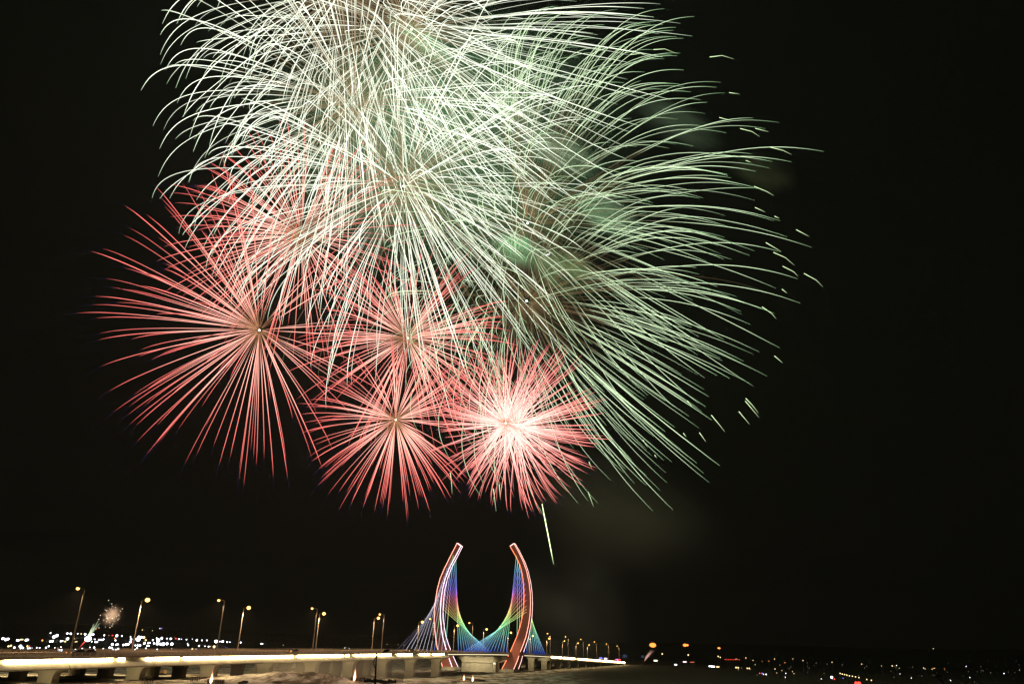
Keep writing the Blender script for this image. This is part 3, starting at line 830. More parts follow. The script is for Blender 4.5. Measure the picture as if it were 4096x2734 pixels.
# small ground firework in the town at the left, and the fan of its jets
g0 = at_y(*fp(344, 2545 / P2 + 6), 700)
sf = empty("ground_firework", at_y(600, 2545, 700))
tag(sf, "small fountain firework with white hot base in the distant town at left", "firework")
base = at_y(314, 2590, 700); hot = at_y(352, 2553, 700)
mpp = pxsize(hot)
c_ = MB(); c_.ball(hot, 13 * mpp, 9 * mpp, 10 * mpp, 12, 8); c_.build("burst_core", glow("white_hot_fire", (1, 1, .95), 8), sf)
def jet(p0, p1, r0, r1, col, wig=0):
    a, c = at_y(*p0, 700), at_y(*p1, 700); n = 9; s = MB()
    s.tube([a + (c - a) * (i / n) + Vector((math.sin(i * 2.1) * wig, 0, math.cos(i * 1.7) * wig)) for i in range(n + 1)], [r0 + (r1 - r0) * i / n for i in range(n + 1)], 5, cols=[[q * (1 - .6 * i / n) for q in col] for i in range(n + 1)])
    s.build("spark_trail", M['spark'], sf)
jet((345, 2558), (316, 2590), .8, .1, (1.6, .16, .13))
for p1, c in (((378, 2490), (1.3, 1.5, .9)), ((396, 2478), (1.0, 1.2, .7)), ((402, 2488), (.9, 1.1, .7)), ((386, 2496), (1.2, 1.4, .9)), ((370, 2512), (1.5, 1.6, 1.0)), ((364, 2520), (1.6, .9, .6))):
    jet((347, 2552), p1, .55, .12, c, .35)
cl = empty("ground_firework", at_y(440, 2460, 700))
tag(cl, "small puff of brown crackling sparks in the air left of a tall street lamp", "firework")
rnd = random.Random(5); dots = MB(); streak = MB()
for i in range(42):
    x, y = 440 + rnd.gauss(0, 17), 2462 + rnd.gauss(0, 20) + 0
    x += (2462 - y) * .25
    dots.ball(at_y(x, y, 700 + rnd.gauss(0, 12)), .22, n=6, k=4)
dots.build("spark", glow("crackle_spark", (1, .80, .55), 4), cl)
for i in range(760):
    th, q_ = rnd.uniform(0, 6.28), abs(rnd.gauss(0, 1))
    x, y = 444 + math.cos(th) * q_ * 15, 2458 - math.sin(th) * q_ * 17
    x += (2462 - y) * .3
    a = at_y(x, y, 700 + rnd.gauss(0, 10)); ln = rnd.uniform(1.5, 6)
    v = Vector((math.cos(th) * ln + .6, 0, math.sin(th) * ln)); b_ = math.exp(-(q_ / 1.3) ** 2)
    streak.tube([a, a + v * .5 + Vector((0, 0, .3)), a + v - Vector((0, 0, .4))], [.05, .05, .015], 3, cols=[(.80 * b_ + .05, .50 * b_ + .03, .30 * b_ + .015)] * 3)
so = streak.build("spark_trail_mass", M['spark'], cl); so["kind"] = "stuff"
# second small one at the right
sr = empty("ground_firework", at_y(2577, 2643, 900))
tag(sr, "small pinkish fan of sparks shooting up from the right bank", "firework")
st = MB()
for i in range(46):
    k = rnd.random(); x1, y1 = 2590 + 22 * k + rnd.gauss(0, 4), 2620 - 20 * k + rnd.gauss(0, 4)
    a, c = at_y(2577, 2644, 900), at_y(x1, y1, 900)
    st.tube([a, (a + c) * .5 + Vector((0, 0, 1.0)), c], [.05, .07, .03], 3, cols=[(.35, .16, .12), (.8, .42, .34), (.6, .32, .26)])
st.build("spark_trail_mass", M['spark'], sr)["kind"] = "stuff"

# ------------------------------------------------------------------ moon
mp_ = at_axis(*fp(1255.5, 579), 9000); mr_ = 11.5 * pxsize(mp_)
mb = MB(); Rm = []
ex = (RGT * .92 + UPV * .38).normalized(); ey = (UPV * .92 - RGT * .38).normalized()
NA = 24; 
for lay, dd_ in ((0, -20.0), (1, 20.0)):
    for i in range(NA + 1):
        a = math.pi + math.pi * i / NA
        for f in (1.0, .52):
            mb.v.append(tuple(mp_ + ex * math.cos(a) * mr_ + ey * math.sin(a) * mr_ * f + FWD * dd_ * math.sin(math.pi * i / NA)))
for i in range(NA):
    q = 2 * i; h = 2 * (NA + 1)
    mb.face((q, q + 2, q + 3, q + 1)); mb.face((h + q, h + q + 1, h + q + 3, h + q + 2))
    mb.face((q, h + q, h + q + 2, q + 2)); mb.face((q + 1, q + 3, h + q + 3, h + q + 1))
mo = mb.build("moon", glow("moonlight", (.95, .95, 1.0), 1.3), origin=mp_)
tag(mo, "thin crescent moon lying on its back among the firework trails", "moon")

# ------------------------------------------------------------------ distant lights
def tone(n, c, s): M[n] = glow(n + "_light", c, s)
tone('t_white', (.86, .92, 1.0), 7.0); tone('t_warm', (1.0, .74, .34), 2.4); tone('t_yellow', (1.0, .80, .30), 3.2)
tone('t_orange', (1.0, .36, .09), 2.2); tone('t_red', (1.0, .07, .05), 2.4); tone('t_blue', (.22, .18, 1.0), 3.0); tone('t_dim', (1.0, .78, .5), .7)
tone('t_amber', (1.0, .28, .05), 2.4)
def mast(x, y, r_px, mname, name, label, cat, group, h=9.0, flat=1.0, halo=True, Yfix=None):
    dy = y - (2585 + (x - 2048) * .0262)
    if dy > 50: h = min(h, 4.0)
    P = at_y(x, y, Yfix) if Yfix else land(x, y, h, 560 if x < 2400 else (620 if dy < 60 else 300))
    zg = ground_z(P.x, P.y)
    r_ = max(.12, r_px * pxsize(P))
    o = MB()
    o.ball(P, r_ * flat, r_, r_, 10, 7, 0)
    if P.z - zg > r_ * 1.2:
        o.tube([Vector((P.x, P.y, zg - .5)), P - Vector((0, 0, r_ * .9))], min(.14, r_ * .3), 4, 1)
    ob = o.build(name, [M[mname], M['pole_far']], origin=Vector((P.x, P.y, zg)))
    tag(ob, label, cat, group)
    return P
M['pole_far'] = surf("dark_mast", (.05, .045, .04), (.04, .035, .03), 1.0, .8)
W, O_, R_, B_, Yl = 't_white', 't_orange', 't_red', 't_blue', 't_warm'
def T1(L): return [(x / 4.698, 2460 + y / 4.698, r / 4.698, c) for x, y, r, c in L]
town = T1([(55, 430, 28, W), (110, 450, 30, W), (150, 440, 26, W), (325, 462, 22, W), (350, 465, 18, W), (395, 450, 18, Yl), (425, 450, 16, Yl), (490, 460, 25, W), (520, 455, 22, W), (160, 575, 22, Yl), (205, 565, 22, Yl), (270, 600, 22, W), (385, 575, 32, W), (430, 605, 20, W), (385, 615, 16, W), (515, 575, 18, 't_yellow'), (553, 573, 14, R_), (525, 615, 14, W), (560, 612, 14, W), (600, 607, 6, W), (690, 603, 12, W), (745, 605, 12, W), (795, 465, 20, O_), (950, 325, 14, W), (1015, 400, 35, W), (1070, 375, 32, W), (945, 485, 22, W), (985, 480, 22, W), (865, 600, 16, W), (915, 575, 16, W), (1030, 605, 8, W), (1145, 480, 18, W), (1175, 475, 14, W), (1225, 485, 18, 't_yellow'), (1270, 435, 30, W), (1265, 335, 20, W), (1330, 340, 22, W), (1395, 432, 10, Yl), (1415, 492, 12, Yl), (1445, 488, 12, Yl), (1460, 340, 12, W), (1525, 343, 14, Yl), (1600, 350, 22, W), (1710, 360, 24, W), (1750, 355, 22, W), (1795, 495, 18, W), (1825, 495, 18, W), (1860, 455, 16, W), (1890, 455, 16, W), (1920, 455, 18, W), (1945, 445, 16, W), (1780, 445, 12, W), (1725, 490, 12, W), (1105, 650, 22, W), (1155, 650, 22, W), (1145, 590, 10, W), (1415, 645, 22, W), (1690, 595, 10, W), (1545, 620, 12, W), (1770, 598, 18, W), (1785, 640, 8, W), (1940, 618, 10, W), (1960, 370, 16, W), (2045, 372, 8, O_), (2115, 372, 16, R_), (2195, 378, 28, W), (2290, 382, 14, W), (2155, 425, 14, O_), (2170, 465, 16, W), (2110, 540, 28, W), (2190, 545, 20, W), (2215, 540, 16, W), (2060, 600, 20, W), (2095, 605, 20, W), (2130, 635, 14, W), (2180, 640, 22, W), (2220, 625, 20, W), (2320, 550, 22, W), (1805, 257, 9, O_), (1090, 610, 10, O_)])
town += [(x + 500, y, r, c) for x, y, r, c in T1([(105, 400, 12, W), (115, 445, 22, W), (250, 450, 45, W), (225, 440, 30, W), (260, 400, 26, W), (310, 405, 24, W), (355, 410, 30, Yl), (390, 460, 22, Yl), (100, 495, 24, W), (150, 510, 16, R_), (20, 545, 26, W), (60, 540, 22, W), (195, 560, 14, W), (240, 560, 18, W), (280, 560, 22, W), (365, 520, 24, W), (440, 515, 18, W), (470, 510, 14, W), (420, 565, 16, W), (450, 565, 14, W), (225, 610, 18, W), (190, 640, 18, W), (395, 615, 14, W), (430, 630, 8, O_), (525, 460, 18, W), (595, 425, 14, W), (690, 425, 26, W), (625, 465, 40, W), (610, 525, 34, W), (545, 520, 18, W), (670, 535, 26, W), (720, 535, 36, W), (790, 530, 28, W), (880, 535, 32, W), (605, 632, 14, W), (880, 620, 8, W), (325, 268, 10, 't_warm'), (515, 282, 8, 't_warm'), (655, 240, 7, W), (688, 241, 10, B_), (790, 430, 14, W), (860, 435, 22, W), (955, 432, 16, R_), (1015, 440, 14, W), (1060, 445, 8, W), (1155, 450, 12, W), (1265, 440, 6, W), (1350, 462, 22, W), (1445, 465, 14, W), (1540, 465, 14, W), (1175, 525, 10, W), (1190, 555, 14, W), (1390, 568, 16, W), (1505, 575, 10, W), (1570, 582, 14, W), (1600, 580, 10, Yl), (1335, 625, 8, W), (1265, 630, 26, Yl), (1710, 485, 36, W), (1675, 585, 32, Yl), (1780, 487, 10, W), (1810, 487, 12, W), (1840, 485, 22, W), (1920, 495, 16, W), (1970, 497, 10, W), (2175, 505, 16, W), (1900, 597, 7, B_), (2235, 510, 5, 't_dim'), (205, 260, 4, 't_dim'), (1570, 335, 4, 't_dim'), (1860, 375, 4, 't_dim'), (2020, 387, 4, 't_dim')])]
town += [(1000 + x / 4.698, 2480 + y / 4.698, r / 4.698, c) for x, y, r, c in ((210, 435, 14, W), (240, 435, 9, W), (625, 460, 8, 't_warm'), (180, 800, 13, W), (1040, 765, 12, W), (1425, 785, 40, W), (1460, 818, 10, W), (1780, 513, 6, W), (1868, 527, 6, W), (1705, 800, 7, R_))]
town += [(1400 + x / 5.8725, 2530 + y / 5.8725, r / 5.8725, c) for x, y, r, c in ((525, 208, 7, 't_dim'), (575, 213, 7, 't_dim'), (640, 250, 6, 't_dim'), (868, 260, 8, 't_warm'), (1130, 270, 7, 't_warm'), (1263, 282, 8, 't_warm'))]
TL = {'t_white': ("cold white floodlight of the distant town behind the left viaduct", "floodlights of the distant town at left"),
      't_warm': ("warm white street light of the distant town behind the left viaduct", "warm street lights of the distant town at left"),
      't_yellow': ("yellow lamp among the white town lights far left", "yellow lamps of the town at left"),
      't_orange': ("small orange lamp among the white town lights at left", "orange lamps of the town at left"),
      't_red': ("red sign light in the distant town at left", "red lights of the town at left"),
      't_blue': ("blue light in the dark beyond the left viaduct", "blue lights of the town at left"),
      't_dim': ("faint pinprick of light on the dark hills at left", "faint lights on the left hills")}
for x, y, r_, c in town:
    mast(x, y, r_ * .74, c, "town_light", TL[c][0], "town light", TL[c][1], h=9)
right = []
for x, y, r_, c in ((175, 230, 7, 't_warm'), (328, 212, 9, 't_warm'), (324, 226, 6, 't_orange'), (440, 255, 7, 't_warm'), (580, 265, 5, 't_orange'), (687, 265, 7, 't_orange'), (775, 232, 9, 't_warm'), (938, 290, 8, 't_orange'), (1062, 230, 7, 't_warm'), (1222, 255, 9, 't_warm'), (1286, 290, 5, 't_dim'), (1676, 282, 9, 't_warm'), (2140, 312, 9, 't_warm'), (473, 320, 6, 't_warm'), (860, 328, 6, 't_orange'), (782, 388, 10, 't_warm'), (890, 413, 7, 't_warm'), (1058, 427, 7, 't_warm'), (810, 450, 7, 't_warm'), (952, 457, 7, 't_white'), (1080, 460, 7, 't_warm'), (945, 517, 6, 't_white'), (1507, 543, 6, 't_white'), (1005, 384, 6, 't_dim'), (1030, 358, 5, 't_dim'), (1295, 343, 5, 't_dim'), (1322, 372, 5, 't_dim'), (1426, 295, 5, 't_dim'), (1393, 336, 4, 't_dim'), (1600, 313, 5, 't_dim'), (1835, 322, 6, 't_dim'), (2220, 345, 5, 't_dim'), (2187, 371, 5, 't_dim'), (1288, 438, 5, 't_dim'), (1553, 455, 5, 't_dim'), (2090, 488, 5, 't_dim'), (213, 404, 5, 't_warm'), (258, 368, 5, 't_warm'), (395, 395, 4, 't_warm'), (502, 482, 5, 't_dim')):
    right.append((2900 + x / 3.915, 2574 + y / 3.915, r_ / 3.915, c))
for x, y, r_, c in ((115, 340, 6, 't_warm'), (285, 340, 11, 't_warm'), (352, 333, 6, 't_white'), (315, 345, 5, 't_dim'), (345, 363, 5, 't_dim'), (397, 376, 6, 't_warm'), (363, 398, 4, 't_dim'), (778, 374, 10, 't_warm'), (800, 386, 7, 't_warm'), (910, 391, 8, 't_warm'), (925, 377, 6, 't_orange'), (938, 377, 7, 't_orange'), (950, 378, 6, 't_warm'), (1102, 385, 5, 't_orange'), (1111, 402, 4, 't_dim'), (1443, 346, 6, 't_white'), (1478, 428, 5, 't_dim'), (1502, 521, 6, 't_white'), (1708, 417, 6, 't_dim'), (1678, 415, 5, 't_dim'), (1620, 428, 5, 't_dim'), (1672, 350, 5, 't_dim'), (1827, 447, 6, 't_dim'), (2036, 460, 8, 't_white'), (2280, 406, 6, 't_warm'), (1202, 568, 7, 't_white'), (1183, 558, 4, 't_dim'), (585, 530, 5, 't_white'), (313, 517, 5, 't_dim'), (408, 467, 5, 't_white'), (263, 424, 5, 't_dim'), (2105, 440, 4, 't_dim'), (605, 358, 5, 't_dim'), (1574, 591, 5, 't_dim'), (2210, 445, 4, 't_dim'), (1148, 436, 4, 't_dim'), (750, 498, 4, 't_dim')):
    right.append((3496 + x / 3.915, 2574 + y / 3.915, r_ / 3.915, c))
right += [(2649, 2613, 4.2, 't_warm'), (2753, 2617, 4.2, 't_warm'), (2873, 2623, 3.6, 't_warm'), (2881, 2627, 3, 't_warm')]
TR = {'t_white': ("tiny cold white light in the dark on the right bank", "white lights in the dark at right"),
      't_warm': ("warm yellow street light scattered in the dark on the right bank", "yellow street lights in the dark at right"),
      't_orange': ("small orange street light in the dark on the right bank", "orange street lights in the dark at right"),
      't_dim': ("faint pinprick of light in the dark far right", "faint lights in the dark at right")}
for x, y, r_, c in right:
    mast(x, y, r_ * .62, c, "distant_lamp", TR[c][0], "distant lamp", TR[c][1], h=10)
for i, (x, y) in enumerate(((1803, 457), (1837, 468), (1873, 475), (1908, 484), (1948, 496), (1995, 501), (2044, 511), (2097, 523), (2220, 552), (2292, 565))):
    mast(2900 + x / 3.915, 2574 + y / 3.915, 2.1, 't_warm', "path_lamp", "low warm lamp in the slanting row beside the right bank road", "path lamp", "row of low lamps along the right bank road", h=4)
for i in range(9):
    mast(2901 + i * 7, 2635 + (i % 3) * .5, 1.3, 't_red', "red_lamp", "one of the row of tiny red lamps on the right horizon", "red lamp", "row of red lamps on the right horizon", h=14)
# tall amber floodlight masts
for i, (x, y, r_, lab) in enumerate(((2611, 2578, 10.5, "tall mast with the biggest amber floodlight, right of the bridge end"), (2740, 2578, 6.5, "tall mast with a pair of amber floodlights, between the other two masts"), (2876, 2590, 4.5, "tall mast with a single small amber floodlight, farthest right of the three"))):
    P = at_y(x, y, 980); zg = ground_z(P.x, P.y); q = pxsize(P)
    root = empty("floodlight_mast", (P.x, P.y, zg)); tag(root, lab, "light mast")
    a = MB(); a.tube([Vector((P.x, P.y, zg - .5)), P], [.4, .2], 6); a.build("pole", M['pole_far'], root)
    l = MB(); l.ball(P, r_ * q * 1.25, r_ * q * .5, r_ * q * .8, 12, 8); l.build("floodlight", M['t_amber'], root)
    if i == 1:
        l = MB(); l.ball(at_y(2750, 2578, 980), 4 * q, n=10, k=7); l.build("floodlight", M['t_amber'], root)
# an aeroplane's landing light
P = at_axis(3734, 2595, 5000); q = pxsize(P)
pl = empty("aeroplane", P); tag(pl, "single bright landing light of an aircraft in the dark sky at right", "aircraft")
a = MB(); a.ball(P, 3.2 * q, 2.6 * q, 3.6 * q, 10, 7); a.build("landing_light", M['t_warm'], pl)
a = MB(); a.tube([P + Vector((0, 3, 1)), P + Vector((0, 12, 2)), P + Vector((0, 38, 2)), P + Vector((0, 46, 4))], [.6, 2, 2, .4], 10)
a.box(P + Vector((0, 24, 1.5)), (17, 0, 0), (0, 2.2, 0), (0, 0, .2)); a.box(P + Vector((0, 44, 6)), (.2, 0, 0), (0, 2, 0), (0, 0, 3)); a.build("fuselage", M['pole_far'], pl)

# ------------------------------------------------------------------ vehicles
M['tyre'] = surf("tyre_rubber", (.02, .02, .02), (.015, .015, .015), 1, .9)
M['glass'] = surf("dark_window_glass", (.02, .022, .025), (.015, .016, .02), 1, .15)
def car(base, fwd, paint, label, lights, kind="car", L=4.5, Wd=1.8, H=1.45):
    f = Vector(fwd).normalized(); r_ = Vector((f.y, -f.x, 0)); b_ = Vector(base); z = Vector((0, 0, 1))
    root = empty("police_car" if kind == "police car" else ("bus" if kind == "bus" else "car"), b_); tag(root, label, kind)
    if kind == "bus":
        prof = [(-L / 2, .35), (-L / 2, H), (L / 2 - .2, H), (L / 2, H * .55), (L / 2, .35)]
        win = [(-L / 2 + .4, H * .52), (-L / 2 + .4, H * .86), (L / 2 - .5, H * .86), (L / 2 - .3, H * .52)]
    else:
        prof = [(-L / 2, .35), (-L / 2, .92), (-L * .42, .98), (-L * .26, H), (L * .10, H), (L * .26, .95), (L * .48, .78), (L / 2, .5), (L / 2, .35)]
        win = [(-L * .36, 1.0), (-L * .25, H - .08), (L * .09, H - .08), (L * .21, 1.0)]
    m_ = MB(); m_.prism([[b_ + f * x + r_ * (s * Wd / 2) + z * h for x, h in prof] for s in (-1, 1)])
    m_.build("body", paint, root)
    m_ = MB()
    for s in (-1, 1):
        m_.prism([[b_ + f * x + r_ * (s * (Wd / 2 + d)) + z * h for x, h in win] for d in (.004, .02)])
    m_.build("window", M['glass'], root)
    for x in (-L * .3, L * .32):
        for s in (-1, 1):
            w = MB(); c = b_ + f * x + r_ * (s * (Wd / 2 - .1)) + z * .33
            w.tube([c - r_ * .11, c + r_ * .11], .33, 12); w.build("wheel", M['tyre'], root)
    for nm, mt, x, s, h, rr in lights:
        m_ = MB(); m_.ball(b_ + f * x + r_ * s + z * h, rr, n=8, k=6); m_.build(nm, M[mt], root)
    return root
paint_w = surf("white_car_paint", (.6, .6, .6), (.55, .55, .55), 1, .3)
paint_d = surf("dark_car_paint", (.05, .05, .06), (.04, .04, .05), 1, .3)
def on_bridge(x, w):
    y = lerp_table(rail_px, x)
    t, _ = hit_w(x, y, w); return B(t, w, zr(t) + DECK_TOP + .02)
for i, (x, w, c1, c2, lab) in enumerate(((2403, 7, 't_blue', 't_blue', "police car with blue roof light, leftmost on the far end of the bridge"),
                                  (2423, 7, 't_violet', 't_white2', "police car with violet white roof light, second on the far end of the bridge"),
                                  (2466, 7, 't_blue', 't_red', "police car with one blue and one red roof light at the bridge end"),
                                  (2477, 5, 't_red', 't_red', "police car with red roof lights, rightmost at the bridge end"))):
    if i == 0: tone('t_violet', (.75, .45, 1.0), 4.0); tone('t_white2', (.95, .8, 1.0), 4.0)
    q = on_bridge(x, w); rr = 4.0 * pxsize(q)
    car(q, -U, paint_w, lab, [("roof_light", c1, -.2, -.75, 1.6, rr * .8), ("roof_light", c2, -.2, .75, 1.6, rr * .9), ("headlight", 't_warm', 2.25, -.6, .7, .12), ("headlight", 't_warm', 2.25, .6, .7, .12)], "police car")
for i, (x, w, lab) in enumerate(((304, 4, "small car with amber lamps passing behind the near railing at far left"), (345, 4, "small car with a weak amber lamp just right of the far left one"), (1172, 4, "small car with amber lamps behind the near railing mid bridge"), (1641, 4, "small car with amber lamps near the end of the lit girder"))):
    q = on_bridge(x, w)
    car(q, -U, paint_d, lab, [("headlight", 't_orange', 2.2, -.62, .62, .30 if i != 1 else .2), ("headlight", 't_orange', 2.2, .62, .62, .18)])
def road_car(x, y, lab, mats, sep, rr, kind="car", **kw):
    P = ground_at(x, y + 4)
    car(P, (EYE - P) * Vector((1, 1, 0)), paint_d, lab, [("headlight", m_, 2.2, s * sep, .7, rr * pxsize(P)) for m_, s in mats], kind, **kw)
road_car(2703, 2655.5, "car with two small white headlights on the right bank road, nearest the bridge", (('t_white', -1), ('t_white', 1)), .75, 2.0)
road_car(2949, 2667, "car with two bright yellowish headlights on the right bank road", (('t_warm', -1), ('t_warm', 1)), .9, 3.0)
road_car(2993, 2670, "car with headlights set wide apart, right of the brightest car", (('t_warm', -1), ('t_warm', 1)), .9, 2.6)
road_car(2842, 2661.5, "left one of two cars queueing nose to tail with white headlights", (('t_white', -1), ('t_white', 1)), .8, 2.7)
road_car(2853, 2663, "right one of two cars queueing nose to tail with white headlights", (('t_white', -1), ('t_white', 1)), .8, 2.7)
road_car(2872, 2664, "car with yellowish headlights right of the two queueing cars", (('t_warm', -1), ('t_warm', 1)), .8, 2.8)
road_car(3044, 2691, "police car with blue and red lights on the right bank road", (('t_blue', -1), ('t_red', 1)), .8, 2.0, "police car")
road_car(3060, 2696, "car with white and amber lights behind the police car at right", (('t_white', -1), ('t_warm', 1)), .8, 2.0)
road_car(3328, 2709, "vehicle with one dazzling white headlight on the right bank", (('t_white', 0),), .5, 4.6)
road_car(3338, 2714, "car with a red tail light right of the dazzling headlight", (('t_red', 0),), .5, 2.6)
road_car(3373, 2712.5, "car with a blue light in the dark at lower right", (('t_blue', 0),), .5, 1.8)
road_car(3432, 2733, "car with glowing red tail lights at the bottom edge of the frame at right", (('t_red', -1), ('t_red', 1)), .7, 7.0)
def lit_bus(x, y, wpx, hpx, col, lab):
    P = ground_at(x, y + 5); q = pxsize(P)
    o = car(P, (1, .1, 0), paint_d, lab, [], "bus", 10, 2.5, 3.0)
    m_ = MB(); m_.box(P + Vector((0, -1.6, 3.3)), Vector((wpx * q / 2, 0, 0)), Vector((0, .12, 0)), Vector((0, 0, hpx * q / 2)))
    m_.build("sign_board", col, o)
lit_bus(2622, 2647, 14, 5, glow("greenish_board", (.95, 1.0, .62), 2.4), "bus with a greenish white lit board below the big amber mast")
lit_bus(2738.6, 2653, 14, 4, glow("pinkish_board", (1.0, .82, .80), 2.0), "bus with a pinkish white lit board on the right bank road")
lit_bus(2768, 2655, 16, 2.5, glow("red_board", (1.0, .25, .12), .8), "bus with a thin red lit board right of the pinkish one")
# road signs on gantries
M['sign'] = surf("blue_sign", (.02, .06, .16), (.018, .055, .15), .5, .5)
M['sign_lit'] = glow("blue_sign_face", (.05, .10, .22), .25)
M['sign_mark'] = glow("white_sign_mark", (.8, .85, .9), .12)
for x, y, w, h, lab in ((2499.5, 2622, 18, 12, "larger blue direction sign on a post beyond the bridge end"), (2571, 2624, 13, 10, "smaller blue direction sign right of the larger one")):
    P = at_y(x, y, 930); q = pxsize(P); zg = ground_z(P.x, P.y)
    root = empty("road_sign", (P.x, P.y, zg)); tag(root, lab, "road sign")
    a = MB(); a.box(P, (w * q / 2, 0, 0), (0, .12, 0), (0, 0, h * q / 2)); a.build("sign_board", M['sign_lit'], root)
    a = MB()
    for k, (dx, dz, ww, hh) in enumerate(((-.2, .22, .16, .05), (.12, .22, .1, .05), (0, -.05, .03, .2), (-.1, -.2, .1, .03), (.15, -.2, .1, .03))):
        a.box(P + Vector((dx * w * q, -.14, dz * h * q)), (ww * w * q, 0, 0), (0, .01, 0), (0, 0, hh * h * q))
    a.build("sign_mark", M['sign_mark'], root)
    a = MB(); a.tube([Vector((P.x - w * q * .5, P.y + .3, zg - .5)), P + Vector((-w * q * .5, .3, h * q * .5))], .2, 6); a.build("pole", M['pole_far'], root)

# ------------------------------------------------------------------ foreground
# unlit lamp in front of the bridge
Y = 70
def fg(x, y): return at_y(x, y, Y)
root = empty("street_lamp", at_y(1505, 2900, Y)); tag(root, "dark unlit street lamp with curved bracket standing close in front of the bridge", "street lamp")
q = pxsize(fg(1505, 2650))
sc4 = lambda x, y: fg(1400 + x / 5.8725, 2530 + y / 5.8725)
a = MB(); foot = fg(1500.5, 2734); foot2 = Vector((foot.x - .1, foot.y, 2.0))
a.tube([foot2, sc4(590, 1198), sc4(603, 850), sc4(622, 560), sc4(632, 478)], [.10, .085, .075, .062, .055], 10); a.build("pole", M['black_metal'], root)
a = MB(); a.tube([sc4(604, 835), sc4(575, 790), sc4(556, 720), sc4(562, 650), sc4(590, 590), sc4(640, 545), sc4(700, 500), sc4(760, 468), sc4(800, 448)], [.035] * 6 + [.025] * 3, 8); a.build("bracket", M['black_metal'], root)
a = MB(); L_ = [sc4(775, 440), sc4(805, 425), sc4(850, 412), sc4(905, 402), sc4(938, 405)]
for p, w_, h_ in zip(L_, (.06, .16, .22, .20, .05), (.03, .07, .10, .08, .03)):
    pass
rings = [[p + Vector((0, -w_, -h_)), p + Vector((0, w_, -h_)), p + Vector((0, w_ * .7, h_ * .8)), p + Vector((0, -w_ * .7, h_ * .8))] for p, w_, h_ in zip(L_, (.06, .16, .22, .20, .05), (.05, .10, .13, .10, .04))]
a.prism(rings); a.build("lamp_head", surf("dark_lamp_casing", (.05, .05, .035), (.035, .036, .026), 4, .6), root)
# lamp top at the lower right corner
root = empty("street_lamp", at_y(3770, 2900, 60)); tag(root, "unlit lamp head on a leaning post rising from the bottom right edge", "street lamp")
Y = 60; s8 = lambda x, y: fg(3496 + x / 3.915, 2574 + y / 3.915)
M['post_pale'] = surf("pale_post_paint", (.42, .36, .34), (.36, .32, .30), 2, .5)
a = MB(); e_ = s8(1070, 630); a.tube([Vector((e_.x + .1, e_.y, 1.5)), e_, s8(1062, 560)], [.16, .13, .12], 8); a.build("pole", M['post_pale'], root)
a = MB(); a.tube([s8(1055, 610), s8(1030, 565), s8(1003, 530), s8(990, 505)], [.06, .06, .055, .05], 6); a.build("bracket", M['post_pale'], root)
a = MB(); c0 = s8(980, 496); q = pxsize(c0)
a.prism([[c0 + Vector((x * q, -.25, z * q)) for x, z in ((-13, 3), (-10, 4), (10, 3), (13.5, -1), (15, -4), (-11, -2))], [c0 + Vector((x * q, .25, z * q)) for x, z in ((-13, 3), (-10, 4), (10, 3), (13.5, -1), (15, -4), (-11, -2))]])
a.build("lamp_head", M['post_pale'], root)

# fireworks launching flames on the ground, each in its rack
m, nt, out = nodes("launch_flame")
ge = nt.nodes.new("ShaderNodeAttribute"); ge.attribute_name = "glow"
em = nt.nodes.new("ShaderNodeEmission"); em.inputs[1].default_value = 1.0
nt.links.new(ge.outputs["Color"], em.inputs[0])
tr = nt.nodes.new("ShaderNodeBsdfTransparent"); ad = nt.nodes.new("ShaderNodeAddShader")
nt.links.new(em.outputs[0], ad.inputs[0]); nt.links.new(tr.outputs[0], ad.inputs[1]); nt.links.new(ad.outputs[0], out.inputs[0])
m.cycles.emission_sampling = 'NONE'
M['flame'] = m
for x, y, w, h, lab, rl in ((842, 2732, 17, 42, "tall orange launch flame at the bottom edge, left of centre", "rack of launch tubes under the flame left of centre"),
                        (1415.5, 2729, 15, 42, "orange launch flame beside the dark foreground lamp", "rack of launch tubes beside the dark foreground lamp"),
                        (1854.5, 2719, 11, 20, "small left flame of the pair below the central pier", "rack of launch tubes under the left one of the paired flames"),
                        (1889.5, 2724, 10, 22, "small right flame of the pair below the central pier", "rack of launch tubes under the right one of the paired flames")):
    P = ground_at(x, y); q = pxsize(P)
    fr = empty("launch_flame", P); tag(fr, lab, "flame")
    for nm, k, colr in (("flame_core", .62, (3.2, 2.0, 1.1)), ("flame_mantle", 1.0, (.55, .16, .08))):
        s = MB(); n = 12; pts, rr, cols = [], [], []
        for i in range(n + 1):
            u = i / n
            prof = (math.sin(math.pi * min(1, u * 1.15 + .10)) ** .8 if u < .62 else 0)
            prof = (u / .25) ** .5 if u < .25 else max(0, 1 - (u - .25) / .75) ** 1.1
            pts.append(P + Vector((q * (2.5 * u * u + math.sin(u * 5) * .8), 0, h * q * (u * (1.0 if nm == "flame_core" else 1.35)))))
            rr.append(max(.02, w * q * .5 * k * prof)); cols.append([v * (1 - .75 * u) for v in colr])
        s.tube(pts, rr, 10, cols=cols); s.build(nm, M['flame'], fr, smooth_=True)
    flash("flame_light", P + Vector((0, -1.5, h * q * .6)), (1, .5, .22), 260 * (q / .1) ** 2, 1.0)
    rk = empty("launch_rack", P); tag(rk, rl, "launch rack")
    a = MB()
    for i in range(7):
        for j in range(2):
            cc_ = P + Vector(((i - 1.5) * .62, .5 + j * .5, 0)); a.tube([cc_ + Vector((0, 0, -.1)), cc_ + Vector((0, 0, .95))], .2, 8)
    a.build("launch_tube", M['black_metal'], rk)
    a = MB(); a.box(P + Vector((.95, .75, .35)), (2.6, 0, 0), (0, .65, 0), (0, 0, .06)); a.box(P + Vector((.95, .1, .7)), (2.6, 0, 0), (0, .05, 0), (0, 0, .08)); a.build("frame", M['rusty'], rk)
